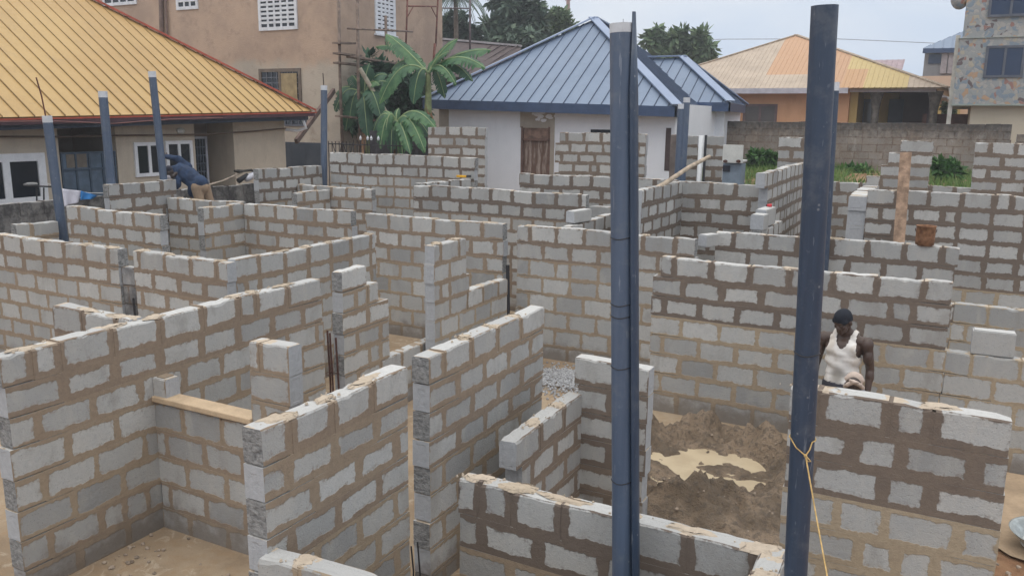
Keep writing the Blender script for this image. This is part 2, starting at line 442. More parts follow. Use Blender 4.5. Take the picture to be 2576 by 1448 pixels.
W('low wall at the bottom edge, pitted white top with one tan mortar patch', 'B', 3.165, -3.265, -.9, 1.2, .24, seed=6, dark=1, wd=.3, crust=.9, half=0, blk=.5)
W('low wall behind the nearer left pipe, dark wet joints and crusted white top', 'B', 4.58, -2.78, -.62, 1.2, .25, endk='smooth', seed=7, cuts0={0: [-2.78, -2.62, -2.37, -2.0, -1.57, -1.16, -.76, -.62]}, dark=2, wd=1., wl=.35, crust=.9, width=0.039)
W('short low wall stepping away from the middle panel, fresh white end block overhanging', 'A', -2.735, 5.36, 6.69, 1.2, .235, endk='smooth', seed=8, cuts0={0: [5.36, 5.8, 6.3, 6.69]}, dark=9, wd=.75, crust=.95, ranges={k: [(5.46, 6.69)] for k in range(1, 9)}, width=0.039)
W('small return pier capped with one big pale block, behind the nearer left pipe', 'B', 6.68, -2.83, -2.13, 1.53, .25, endk='smooth', seed=9, cuts0={0: [-2.83, -2.13]}, dark=9, wd=.95, crust=0, blk=.72, half=0, ranges={k: [(-2.79, -2.13)] for k in range(1, 9)}, width=0.039)
W('low wall meeting the bottom edge just left of the nearer right pipe', 'A', -.60, 3.0, 4.58, 1.2, .24, seed=10, crust=1., dark=2, wd=.9)
W('right foreground wall with big blocks, wet dark joints above and yellowish joints below', 'B', 5.54, -.785, .50, 1.92, .235, endk='smooth', seed=11, cuts0={0: [-.785, -.6, -.17, .07, .5], 1: [-.785, -.36, -.09, .33, .5], 2: [-.785, -.62, -.17, .1, .5], 3: [-.785, -.42, -.13, .28, .5]}, dark=3, wd=1., wl=.0, width=0.047, crust=.95, blk=.44, half=.3)
# --- second row
W('long wall from the left edge ending in an overhanging block at a column slot', 'B', 7.08, -12.6, -9.47, 1.92, .245, seed=12, ph=.43, cuts0=None, dark=2, wd=.62, wl=.4, crust=.7)
W('wall between the column slot and the inner corner, left of the long receding wall', 'B', 7.10, -9.2, -7.55, 1.92, .245, endk='smooth', seed=13, dark=3, wd=.55, wl=.35, crust=.8)
W('receding wall from the inner corner towards the middle, pale top course climbing right', 'A', -7.55, 7.25, 10.03, 1.92, .245, endk='smooth', seed=14, dark=3, wd=.42, wl=.25, crust=.7)
W('narrow rough wall end with rusty bars at its foot, beyond the long near wall', 'A', -5.95, 7.26, 9.3, 1.93, .245, seed=15, dark=4, wd=.4, wl=.3, crust=.6, ranges={0: [(7.26, 7.72)], 1: [(7.26, 7.95)], 2: [(7.26, 8.15)], 3: [(7.26, 8.15)], 4: [(7.26, 8.15)]})
W('short receding wall in the middle with a lower tail towards the black bar', 'A', -5.75, 8.88, 10.9, 2.04, .25, endk='smooth', seed=16, dark=4, wd=.42, wl=.15, crust=.6, width=0.026,
  ranges={0: [(8.88, 9.68)], 1: [(8.88, 9.68)], 2: [(8.88, 9.75)]})
# --- third row (one line broken by column slots)
W('back room wall behind the bending worker\'s corner, running from the left outer wall', 'B', 11.32, -13.55, -11.62, 2.05, .25, seed=17, dark=3, wd=.62)
W('short return wall meeting the corner in front of the bending worker', 'A', -11.50, 10.36, 11.30, 2.05, .25, seed=18, dark=3, wd=.4, crust=.7)
W('middle wall left of the second column slot, brown joints, ending in a rough edge', 'B', 11.28, -11.48, -8.98, 2.05, .258, seed=19, dark=4, wd=.55, wl=.3)
W('wall between two column slots in the middle of the site, above the sandy floor', 'B', 11.27, -8.66, -6.03, 2.04, .262, seed=20, ph=.46, dark=3, wd=.55, wl=.2, width=0.029)
W('wall running behind the nearer left pipe, right of the black bar in the column slot', 'B', 11.26, -5.78, -3.0, 2.04, .262, seed=21, ph=.22, dark=2, wd=.75, wl=.25, width=0.029, crust=.3)
# --- right rooms
W('long wall behind the man in the vest, dark wet joints above, pale yellow joints below', 'B', 9.83, -3.13, .17, 1.98, .245, seed=22, ph=.16, dark=3, wd=1., wl=.12, width=0.035, crust=.25,
  ranges={0: [(-3.03, .17)], 1: [(-3.13, .17)]}, blk=.46)
W('low wall reaching the right edge beside the man, a loose block on it', 'B', 9.84, .175, 2.2, 1.235, .245, seed=23, dark=0, wl=.05, crust=.2, width=0.026)
W('wall at the right with fresh white top course and rusty bucket on it', 'B', 12.2, -2.95, .24, 2.05, .25, endk='smooth', seed=24, ph=.26, dark=4, wd=1., wl=.3, width=0.031, crust=.2, ranges={1: [(-2.95, .2)], 2: [(-2.95, .05)]})
W('low sill wall near the right edge, behind the loose block, yellowish joints', 'B', 12.21, .25, 3., 1.31, .25, seed=25, dark=0, wl=.0, crust=.3, width=0.026)
W('tall wall at the right edge behind the leaning board, charcoal joints over yellow ones', 'B', 14.85, -1.14, 3.2, 2.57, .25, seed=26, dark=6, wd=1., wl=.05, width=0.035, crust=.1)
W('narrow wall end with one white block on top, left of the leaning board', 'A', -1.15, 14.87, 17.6, 2.46, .25, endk='smooth', seed=27, dark=9, wd=.9, crust=.0, t=.28)
W('receding wall with a wooden pole on it, right of the nearer left pipe', 'A', -4.25, 12.6, 14.83, 2.56, .25, endk='smooth', seed=28, dark=5, wd=1., crust=.1)
W('wall across the back of the right rooms, left of the higher receding wall', 'B', 14.82, -4.24, -2.72, 2.56, .25, endk='smooth', seed=29, dark=6, wd=.95, crust=.1, width=0.036)
W('highest receding wall with an unjointed pale top course, left of the nearer right pipe', 'A', -2.68, 14.5, 18.9, 2.80, .25, endk='smooth', seed=30, ph=.2, dark=9, wd=.9, crust=0, blk=.46, ranges={0: [(14.2, 18.9)]})
# --- left outer wall line and rooms at the back left
W('short low wall of two top blocks beside the leftmost blue pipe', 'A', -13.6, 8.3, 9.05, 1.82, .25, seed=31, dark=3, wd=.4, crust=0, blk=.42, half=0)
W('wall right of the leftmost blue pipe, rounded fresh block at its left end', 'B', 9.12, -13.45, -11.12, 2.07, .25, seed=32, dark=3, wd=.5, crust=.4)
W('outer wall section beside the bending worker, loose-looking upper blocks', 'A', -13.6, 10.1, 11.6, 2.37, .25, seed=33, dark=4, wd=.95, crust=0, width=0.039)
W('outer wall section with white top blocks left of the far left-centre blue pipe', 'A', -13.6, 13.85, 16.0, 2.47, .25, seed=34, dark=3, wd=1., crust=0)
W('rear left wall with a clean white top course, in front of the banana plants', 'B', 16.12, -13.45, -9.36, 2.78, .25, seed=35, dark=2, wd=1., wl=.55, crust=.05, width=0.029, half=.04)
W('low wall in front of the rear left wall, broken stepped right end', 'B', 15.05, -13.55, -11.4, 2.06, .25, seed=36, dark=5, wd=.6, crust=.4)
W('short nook wall at the broken end of the low rear wall', 'A', -12.55, 13.9, 15.02, 2.0, .25, seed=37, dark=4, wd=.5, crust=.4)
W('wall across the middle back with a wide dark joint, below the white house', 'B', 13.85, -9.45, -5.72, 2.32, .25, seed=38, dark=2, wd=1., wl=.65, crust=.1)
W('receding wall climbing to the yellow tool, at the left end of the middle back wall', 'A', -9.4, 14.02, 16.05, 2.33, .25, seed=39, dark=3, wd=1., crust=.1)
W('lower piece right of the middle back wall, tucked behind the nearer left pipe', 'B', 13.87, -5.66, -4.5, 2.12, .25, seed=40, dark=3, wd=.7, crust=.5)
W('wall directly under the brown door of the white house, very wide wet joints', 'B', 16.1, -8.22, -4.45, 2.48, .25, seed=41, dark=2, wd=1.1, wl=.75, crust=0, width=0.042)
# --- rear facade piers
Wr = dict(group='piers of the rear facade', endk='smooth', pitch=.25, dark=20, wd=.85, crust=0, width=0.036)
W('tall rear pier left of the white house wall gap, tan scrap on its top', 'B', 19.5, -12.8, -11.0, 3.39, seed=42, **Wr)
W('tall rear pier right of the brown door, partly behind the nearer left pipe', 'B', 19.5, -8.95, -6.55, 3.31, seed=43, ranges={0: [(-8.82, -6.55)], 3: [(-8.85, -6.55)], 5: [(-8.85, -6.55)]}, **Wr)
W('slim rear block pier between the bare concrete column and the white downpipe', 'B', 19.5, -5.57, -5.27, 3.30, seed=44, **Wr)
W('slim rear block pier between the white downpipe and the grey cabinet', 'B', 19.5, -5.1, -4.66, 3.30, seed=45, **Wr)
W('rear pier showing just left of the nearer right pipe, grass beside it', 'B', 19.5, -3.44, -2.6, 3.29, seed=46, **Wr)
W('rear pier with a stepped left side behind the leaning board', 'B', 19.5, -1.55, -.34, 3.28, seed=47, ranges={0: [(-.94, -.34)], 1: [(-1.16, -.34)], 2: [(-1.29, -.34)]}, **Wr)
W('rear pier at the right edge of the picture, widest of the right-hand piers', 'B', 19.5, .43, 2.6, 3.27, seed=48, **Wr)
W('low rear wall under the right-hand openings, grass showing above it', 'B', 19.54, -2.55, 3.0, 2.36, seed=49, **Wr)
W('low rear wall under the white house, below the slim piers', 'B', 19.54, -6.5, -3.0, 2.2, seed=50, **Wr)
# sill plaster on the window wall
mS = plain('sill_mortar', (.52, .39, .26), .9, var=.12, scale=5, bump=.8, bscale=45)
mS2 = plain('fresh_mortar', (.20, .135, .09), .9, var=.2, scale=7, bump=1., bscale=40)
sl = MB().box((-5.95, 4.655, 1.195), (-4.795, 4.83, 1.245))
o = sl.build('sill', mS, None, base=(-5.37, 4.74, 1.2), bevel=.008); o.parent = WN; o.matrix_parent_inverse = Matrix.Translation(-Vector(WN.location))
# concrete column between piers
mb = MB(); mb.box((-5.93, 19.47, 0), (-5.58, 19.7, 3.31))
tag(mb.build('concrete_column', plain('column_concrete', (.20, .165, .15), .9, var=.2, scale=3, bump=.8), base=(-5.75, 19.58, 0), bevel=.02), 'bare brown-grey concrete column with a ragged left edge in the rear facade', 'column')

# loose blocks
loose_block('loose block lying on the low wall at the right edge, near the man', (.605, 9.93, 1.24), .03, L=.40, h=.265, seed=3)
loose_block('single block set back on a stub behind the wall right of the black bar', (-5.05, 11.95, 2.07), 1.4, L=.5, h=.19, seed=4)
loose_block('small white block in the gap left of the wall with the rusty bucket', (-2.98, 11.9, 1.86), 1.2, L=.3, h=.18, seed=5)
loose_block('front block of a pair on a wall end, red cup behind it', (-2.52, 13.15, 2.0), 1.5, L=.3, h=.24, t=.2, seed=6)
loose_block('rear block of the pair on the wall end, under the red cup', (-2.54, 13.72, 2.0), 1.5, L=.6, h=.28, t=.17, seed=7)
W('stub wall carrying the single set-back block, hidden behind the middle wall', 'A', -4.97, 11.45, 13.7, 2.06, seed=51, dark=4, wd=.9, crust=0)
W('stub wall carrying the pair of loose blocks and the red cup', 'A', -2.44, 13.0, 14.78, 1.99, seed=52, dark=9, wd=.95, crust=0)
# ================================================================ ground, floor
def ground_z(x, y):
    t = min(1, max(0, (y-20.2)/9)); t = t*t*(3-2*t)
    l = min(1, max(0, (-15.3-x)/1.5)); l = l*l*(3-2*l)
    b = min(1, max(0, (x+9.6)/2.2)); b = b*b*(3-2*b); u = min(1, max(0, (y-20.2)/5.4)); u = u*u*(3-2*u)
    return max((1-b)*1.25*t+b*(1.72*u+.3*t), .75*l)-.03
def earth_material():
    m, t = new_mat('red_earth'); p = gpos(t)
    n1 = t.noise(.5, 6, .6, p); n2 = t.noise(9, 5, .65, p); n3 = t.noise(60, 3, .6, p)
    c = t.mix(t.ss(n1, .35, .65), (.24, .13, .075), (.36, .25, .15)); c = t.mix(t.m('MULTIPLY', t.ss(n2, .45, .7), .5), c, (.15, .085, .055))
    finish(t, c, .95, 0, t.m('ADD', n2, n3), .03, .7, .1); return m
def floor_material():
    m, t = new_mat('sandy_concrete'); p = gpos(t)
    n1 = t.noise(.9, 6, .65, p); n2 = t.noise(6, 6, .7, p, .4); n3 = t.noise(70, 3, .7, p)
    c = t.mix(t.ss(n1, .35, .66), (.275, .205, .14), (.39, .305, .215)); c = t.mix(t.m('MULTIPLY', t.ss(n2, .42, .72), .55), c, (.31, .20, .11))
    c = t.mix(t.m('MULTIPLY', t.ss(n3, .58, .72), .3), c, (.62, .52, .4)); c = t.mix(t.m('MULTIPLY', t.ss(t.noise(2.3, 6, .72, p, .8), .5, .68), .5), c, (.23, .165, .11)); c = t.mix(t.m('MULTIPLY', t.ss(t.noise(3.7, 5, .7, p, 1.2), .56, .66), .4), c, (.58, .50, .40))
    finish(t, c, .9, 0, t.m('ADD', n2, t.m('MULTIPLY', n3, .6)), .012, .6, .2); return m
mb = MB(); xs = [-700, -300, -120, -60]+[-40+2*i for i in range(31)]+[30, 60, 120, 300, 700]; ys = [-30, -15]+[-5+1.25*i for i in range(45)]+[60, 90, 150, 300, 700, 1200]
for y in ys:
    for x in xs: mb.v.append((x, y, ground_z(x, y)))
nx = len(xs)
for j in range(len(ys)-1):
    for i in range(nx-1): mb.f.append((j*nx+i, j*nx+i+1, (j+1)*nx+i+1, (j+1)*nx+i))
tag(mb.build('ground', earth_material(), smooth=True), kind='structure')
mb = MB(); mb.poly([(-13.75, 1, .0), (.62, 1, .0), (.62, 9.6, 0), (3.5, 9.6, 0), (3.5, 19.6, .0), (-13.75, 19.6, .0)])
tag(mb.build('concrete_floor', floor_material()), kind='structure')
rq = random.Random(12); mb = MB(); mb.poly([(.45+.12*k, 7.93+.07*math.sin(k*1.3)+rq.uniform(-.05, .05)-.01*k, .004) for k in range(26)]+[(3.5, 9.82, .004), (.2, 9.82, .004)])
tag(mb.build('sand_floor', plain('dry_sand', (.43, .315, .21), .95, var=.2, scale=2, bump=1.)), kind='structure')

# mortar mixing heap with puddles
def heap_mat():
    m, t = new_mat('wet_mortar'); p = gpos(t)
    n1 = t.noise(2.2, 6, .65, p); n2 = t.noise(17, 5, .7, p); n3 = t.noise(70, 3, .6, p)
    c = t.mix(t.ss(n1, .38, .62), (.155, .115, .08), (.29, .215, .15)); c = t.mix(t.m('MULTIPLY', t.ss(n2, .48, .62), .75), c, (.12, .095, .075))
    finish(t, c, .75, 0, t.m('ADD', n2, t.m('MULTIPLY', n3, .3)), .05, 1., .4); return m
hx, hy = -1.95, 8.12
rg = random.Random(5)
from mathutils import noise as mnoise
mb = MB(); N = 110
def heap_h(x, y):
    dx, dy = (x-hx)/1.25, (y-hy)/1.25; r = math.sqrt(dx*dx+dy*dy)
    rim = .23*math.exp(-((r-.80)/.2)**2)
    nz = mnoise.fractal(Vector((x*2.6, y*2.6, 3.1)), .9, 2.2, 5)
    nf = mnoise.fractal(Vector((x*9, y*9, 7.7)), .8, 2.1, 3)
    inner = .05+.10*nz if r < .85 else 0
    h = rim*(1+.7*nz)+inner+.085*nf*max(0, 1-abs(r-.72)*1.5)
    south = .06*math.exp(-(((x+1.7)/.6)**2+((y-7.1)/.45)**2))
    return (h+south)*max(0, min(1, (1.35-r)/.3))-.012
for j in range(N+1):
    for i in range(N+1):
        x = hx-1.75+3.5*i/N; y = hy-1.75+3.5*j/N; mb.v.append((x, y, heap_h(x, y)))
for j in range(N):
    for i in range(N): mb.f.append((j*(N+1)+i, j*(N+1)+i+1, (j+1)*(N+1)+i+1, (j+1)*(N+1)+i))
hp = mb.build('mortar_heap', heap_mat(), smooth=True, base=(hx, hy, 0))
tag(hp, 'ring of wet brown mortar with tan puddles, on the floor between near pipes', 'mortar heap')
mb = MB(); K = 40
mb.poly([(math.cos(2*math.pi*k/K)*.86-.22, math.sin(2*math.pi*k/K)*.74+.10, .044) for k in range(K)])
m, t = new_mat('muddy_water'); finish(t, t.mix(t.ss(t.noise(3, 4, .6, gpos(t)), .35, .65), (.55, .45, .31), (.47, .38, .26)), .12, 0, None, spec=.5)
mb.build('puddle', m, hp)
# gravel strip on the floor behind the middle panel
mb = MB()
for _ in range(2600):
    a = rg.gauss(0, 1); b = rg.gauss(0, 1)
    x, y = -4.45+a*.42, 10.35+b*.33; s = rg.uniform(.008, .022)
    mb.ell((x, y, s*.5+max(0, .06*(1-(a*a+b*b)/3))), (s, s*.8, s*.7), 5, 4, .2, rg)
tag(mb.build('gravel', plain('grey_gravel', (.42, .42, .43), .9, var=.3, scale=30)), 'patch of grey gravel on the floor behind the middle panel', 'gravel', kind='stuff')
mb = MB()
for (cx, cy, sx, sy, n) in ((-7.3, 9.75, .25, .3, 70), (1.3, 7.3, .6, .35, 160), (-4.9, 3.9, .7, .5, 50), (-5.8, 4.2, .08, .4, 30)):
    for _ in range(n):
        s = rg.uniform(.006, .028); mb.ell((cx+rg.gauss(0, sx), cy+rg.gauss(0, sy), s*.4), (s, s*.8, s*.6), 6, 4, .25, rg)
for _ in range(70):
    a = rg.uniform(0, 6.28); r = rg.uniform(.7, 1.4); x, y = hx+math.cos(a)*r, hy+math.sin(a)*r; s = rg.uniform(.006, .022); mb.ell((x, y, max(0, heap_h(x, y))+s*.4), (s, s, s*.7), 7, 5, .18, rg)
tag(mb.build('rubble', plain('rubble_grey', (.34, .27, .21), .95, var=.3, scale=20)), 'scattered mortar crumbs on the floors', 'rubble', kind='stuff')

# ================================================================ blue pipes
def pipe_mat(name, a, b, rough=.33):
    m, t = new_mat(name); p = gpos(t)
    st = t.n('ShaderNodeVectorMath', {0: p, 1: (30., 30., 1.2)}, operation='MULTIPLY').outputs[0]
    n1 = t.noise(1., 4, .6, st); n2 = t.noise(23, 5, .7, p)
    c = t.mix(t.ss(n1, .3, .7), a, b); c = t.mix(t.m('MULTIPLY', t.ss(n2, .60, .72), .22), c, (.28, .31, .36))
    sc = t.noise(1., 3, .6, t.n('ShaderNodeVectorMath', {0: p, 1: (60., 60., 5.)}, operation='MULTIPLY').outputs[0]); c = t.mix(t.m('MULTIPLY', t.ss(sc, .66, .72), .35), c, (.32, .35, .40))
    n3 = t.noise(5., 5, .7, p); c = t.mix(t.m('MULTIPLY', t.ss(n3, .5, .75), .3), c, (.20, .21, .22)); sp = t.n('ShaderNodeTexVoronoi', {'Vector': p, 'Scale': 11.}).outputs['Distance']; c = t.mix(t.m('MULTIPLY', t.ss(sp, .09, .04), .35), c, (.42, .42, .42))
    finish(t, c, t.m('ADD', rough, t.m('MULTIPLY', n2, .2)), 0, n2, .003, .3, .5); return m
M_PIPE = pipe_mat('navy_pvc', (.064, .092, .146), (.082, .114, .176))
M_PIPED = pipe_mat('dark_navy_pvc', (.029, .047, .082), (.037, .059, .102))
M_CAP = plain('pipe_cut_edge', (.60, .62, .66), .6, var=.1)
M_WIRE = plain('black_wire', (.03, .03, .035), .5)
def pipe(label, base, top, r, mat=M_PIPE, rim=True, group='blue plastic pipes', seg=28, rings=()):
    base, top = Vector(base), Vector(top); ax = (top-base).normalized(); L = (top-base).length
    t = thing('pvc_pipe', base, label, 'pipe', group)
    mb = MB(); mb.tube([(0, 0, 0), ax*(L-.001)], r, seg, cap=False)
    n = len(mb.v); mb.tube([ax*(L), ax*(L-.4)], r*.93, seg, cap=False)
    b = mb.build('tube', mat, t, smooth=True)
    # annular cut rim, pale
    mb = MB(); a = ax.cross(Vector((0, 1, 0))).normalized(); c = ax.cross(a)
    def ring(rr, h): return [ax*(L+h)+(a*math.cos(6.2832*k/seg)+c*math.sin(6.2832*k/seg))*rr for k in range(seg)]
    if rim:
        A, B_, C_, D = ring(r*1.015, -.045*(1 if r < .065 else 2.4)), ring(r*1.015, .004), ring(r*.9, .004), ring(r*.9, -.05)
        for P, Q in ((A, B_), (B_, C_), (C_, D)):
            for k in range(seg): mb.poly([P[k], P[(k+1) % seg], Q[(k+1) % seg], Q[k]])
        mb.build('cut_rim', M_CAP, t)
    for h in rings:
        mb = MB(); q = base+ax*0
        pts = [ax*(h+.004*math.sin(3*th))+(a*math.cos(th)+c*math.sin(th))*(r+.002) for th in [6.2832*k/24 for k in range(25)]]
        mb.tube(pts, .003, 6); mb.build('tie_wire', M_WIRE, t)
    return t
# near left pair: a full pipe and a cut half-pipe wired to it
pa, pb = onY(1563, 62, 4.40), onY(1566, 1448, 4.40)
ax = (pa-pb).normalized(); b0 = pb-ax*(pb.z/ax.z)
PL = pipe('thick blue pipe with a pale cut top, nearer left of the two big pipes', b0, pa, .0625, rings=(2.62, 2.55, 1.55, 3.0, 2.25))
qa, qb = onY(1597, 30, 4.40), onY(1602, 1448, 4.40)
axq = (qa-qb).normalized(); q0 = qb-axq*(qb.z/axq.z)
t = thing('pipe_offcut', q0, 'dark cut strip of blue pipe standing taller against the nearer left pipe', 'pipe')
mb = MB(); L = (qa-q0).length
for k in range(1):
    seg = 9; prof = []
    for j in range(seg+1):
        th = math.radians(-100+200*j/seg); prof.append((math.cos(th)*.026-.012, math.sin(th)*.045))
    n = 10; iv = []
    for i in range(n+1):
        f = i/n; sc = 1 if i < n else .35; row = []
        for (px, py) in prof: row.append(len(mb.v)); mb.v.append(tuple(axq*(L*f)+Vector((px*sc, py*sc, 0))))
        for (px, py) in reversed(prof): row.append(len(mb.v)); mb.v.append(tuple(axq*(L*f)+Vector((px*sc*.72-.006, py*sc*.85, 0))))
        iv.append(row)
    W_ = len(iv[0])
    for i in range(n):
        for j in range(W_):
            j2 = (j+1) % W_; mb.f.append((iv[i][j], iv[i][j2], iv[i+1][j2], iv[i+1][j]))
    mb.f.append(tuple(iv[-1]))
mb.build('strip', M_PIPED, t, smooth=True)
# near right pipe, leaning
pa, pb = onY(2075, 14, 4.05), onY(2001, 1448, 4.20)
ax = (pa-pb).normalized(); b0 = pb-ax*(pb.z/ax.z)
PR = pipe('tall dark blue pipe with the yellow twine tied round it, nearer right one', b0, pa, .0585, M_PIPED, rim=False, rings=(2.55, 1.30))
PRb, PRa = b0, ax
# twine
M_TW = plain('yellow_twine', (.62, .42, .17), .8, var=.2, scale=30)
kn = onY(2028, 1142, 4.10); kn = Vector((kn.x, kn.y-.02, kn.z))
hz = kn.z+.06
cpt = b0+ax*((hz-b0.z)/ax.z)
mb = MB(); R_ = .0625
pts = [cpt+Vector((math.cos(math.radians(a_))*R_, math.sin(math.radians(a_))*R_, .0)) for a_ in range(-35, 216, 10)]
loop = [kn, kn.lerp(pts[0], .55)+Vector((.004, -.012, -.004)), *pts, kn.lerp(pts[-1], .55)+Vector((-.004, -.012, -.004)), kn]
mb.tube(loop, .0032, 6); mb.ell(kn, .009, 8, 6)
mb.tube([kn, kn+Vector((.02, -.01, -.012)), kn+Vector((.028, -.01, -.02)), kn+Vector((.014, -.01, -.024)), kn], .003, 6)
mid = onY(2052, 1290, 3.95); end = onY(2085, 1470, 3.7); e2 = onY(2100, 1560, 3.55)
mb.tube([kn, kn.lerp(mid, .5), mid, end, e2], .0036, 6)
tag(mb.build('twine', M_TW, base=kn), 'yellow twine knotted around the nearer right pipe and hanging down', 'twine')
# pipe hidden behind the near right one
pa, pb = onY(2097, 208, 12.05), onY(2074, 600, 12.05); ax = (pa-pb).normalized(); b0 = pb-ax*(pb.z/ax.z)
pipe('blue pipe half hidden behind the nearer right pipe', b0, pa, .075, M_PIPED)
# rear twin pipes
for lab, (xa, ya), (xb, yb) in (('shorter of the two rear blue pipes beside the white house corner', (1716, 262), (1712, 336)), ('taller of the two rear blue pipes beside the white house corner', (1728, 246), (1723, 336))):
    pa, pb = onY(xa, ya, 19.1), onY(xb, yb, 19.1); ax = (pa-pb).normalized(); pipe(lab, pb-ax*((pb.z-0)/ax.z), pa, .09 if xa == 1716 else .075, M_PIPE)
# left pipes on the outer wall line
LP = [('leftmost blue pipe, a rusty rod sticking out of it', (118, 292), (152, 545), .078), ('second blue pipe from the left, in front of the blue gate', (258, 230), (286, 525), .078),
      ('blue pipe the bending worker is holding', (382, 180), (406, 400), .07), ('blue pipe at the corner of the rear left wall', (815, 216), (815, 470), .08)]
for lab, (xa, ya), (xb, yb), r in LP:
    pa, pb = onX(xa, ya, -13.75), onX(xb, yb, -13.75); ax = (pa-pb).normalized()
    p0 = pb-ax*(pb.z/ax.z); t = pipe(lab, p0, pa, r)
    if xa == 118:
        q = onX(91, 195, -13.75); tag(MB().tube([pa-Vector((0, 0, .2)), pa+(q-pa)*.5+Vector((0, 0, .02)), q], .012, 6).build('rusty_rod', plain('rust_rod', (.13, .05, .035), .8), base=pa), 'thin rusty rod rising from the leftmost blue pipe', 'rod')
    if xa == 815:
        tag(MB().tube([pa-Vector((0, 0, .2)), pa+Vector((-.02, 0, .3))], .012, 6).build('rusty_rod', plain('rust_rod_dark', (.05, .035, .03), .8), base=pa), 'short dark rod in the top of the rear left corner pipe', 'rod')
# reinforcing bars in the column slots
M_RUST = plain('rusty_steel', (.10, .045, .035), .85, var=.3, scale=20)
def bars(label, pts, z0, z1, r=.008, cat='rebar', mat=None):
    mb = MB()
    for (x, y, dz) in pts:
        mb.tube([(x, y, z0), (x+.01, y+.005, (z0+z1)/2), (x-.006, y, z1+dz)], r, 6)
    for z in [z0+.25*k for k in range(1, int((z1-z0)/.25))]:
        if len(pts) >= 4: mb.tube([(p[0], p[1], z) for p in pts]+[(pts[0][0], pts[0][1], z)], .004, 5)
    return tag(mb.build('rebar_cage', mat or M_RUST, base=(pts[0][0], pts[0][1], z0)), label, cat, 'reinforcing bars')
bars('rusty bars standing at the foot of the narrow wall end past the long near wall', [(-6.12, 7.1, 0), (-6.0, 7.1, .03), (-6.0, 7.2, -.05), (-6.12, 7.2, .02)], 0, 1.22, .012)
bars('black bar and ties standing in the column slot right of the low tail wall', [(-5.90, 11.2, .0)], 0, 1.42, .032, mat=M_WIRE)
bars('thin upright rod by the sandy doorway in the middle', [(-7.28, 9.55, 0)], 0, .62, .008)
bars('dark bars in the column slot of the second row, below the overhanging block', [(-9.24, 7.08, 0)], 0, 1.3, .014, mat=M_WIRE)
bars('dark tie rods standing in front of the middle panel\'s end blocks', [(-3.36, 4.84, 0), (-3.30, 4.84, .05)], 0, .42, .007, mat=M_WIRE)
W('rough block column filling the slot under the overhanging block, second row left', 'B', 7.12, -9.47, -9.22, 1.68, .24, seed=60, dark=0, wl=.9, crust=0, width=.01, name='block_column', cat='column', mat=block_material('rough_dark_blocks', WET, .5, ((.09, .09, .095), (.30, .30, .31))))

# ================================================================ small things on the walls
mW = plain('raw_wood', (.42, .30, .19), .85, var=.3, scale=6, bump=.6)
mW2 = plain('grey_wood', (.36, .30, .24), .85, var=.25, scale=6, bump=.6)
# leaning rough board
a, b = onY(2279, 384, 14.55), onY(2262, 600, 14.25); ax = (a-b).normalized(); b0 = b-ax*(b.z/ax.z)
mb = MB(); mb.beam(b0, b0.lerp(a, .5), .185, .055, (0, 1, 0)); mb.beam(b0.lerp(a, .498), a, .165, .05, (0, 1, 0))
tag(mb.build('leaning_board', plain('mortar_board', (.42, .285, .20), .9, var=.3, scale=7, bump=1.6, bscale=26, fine=.16), base=b0), 'long rough mortar-caked board leaning upright in front of the charcoal-jointed wall', 'board')
# bucket
bk = thing('bucket', (onZ(2325, 618, 2.05).x, 12.275, 2.05), 'rusty orange bucket standing on the white-topped wall at the right', 'bucket')
mb = MB(); K = 22; prof = [(.0, .004), (.114, .0), (.118, .10), (.12, .25), (.126, .255), (.124, .265), (.114, .255), (.11, .12), (.102, .02), (0, .02)]
for (r, z) in prof:
    for k in range(K): mb.v.append((r*math.cos(6.2832*k/K), r*math.sin(6.2832*k/K), z))
for i in range(len(prof)-1):
    for k in range(K): mb.f.append((i*K+k, i*K+(k+1) % K, (i+1)*K+(k+1) % K, (i+1)*K+k))
mb.build('pail', plain('rusty_orange', (.24, .125, .065), .8, var=.4, scale=16, tint=(.12, .05, .025), bump=.6), bk, smooth=True)
MB().tube([(.13*math.cos(a_), .02, .22-.11*math.sin(a_)) for a_ in [math.pi*k/12 for k in range(13)]], .005, 6).build('handle', M_RUST, bk)
# wooden pole on the receding wall
a, b = onX(1784, 394, -4.2), onX(1672, 462, -4.3)
tag(MB().tube([onX(1650, 475, -4.32), b, a.lerp(b, .5)+Vector((0, 0, .03)), a], [.045, .043, .04, .036], 10).build('wooden_pole', plain('pole_wood', (.45, .36, .27), .8, var=.25, scale=5), base=b), 'pale wooden pole sloping over the receding wall, right of the nearer left pipe', 'pole')
# white downpipe + dark rod on rear facade
a, b = onY(1765, 341, 19.35), onY(1765, 455, 19.35)
tag(MB().tube([(a.x, 19.35, .1), (a.x, 19.35, a.z)], .062, 14).build('downpipe', plain('white_pvc', (.72, .73, .74), .4, var=.05), base=(a.x, 19.35, .1), smooth=True), 'white plastic downpipe between two slim rear piers', 'pipe')
a = onY(1776, 340, 19.3); tag(MB().tube([(a.x, 19.3, .1), (a.x, 19.3, a.z)], .03, 8).build('dark_rod', M_WIRE, base=(a.x, 19.3, .1)), 'dark upright rod beside the white downpipe', 'rod')
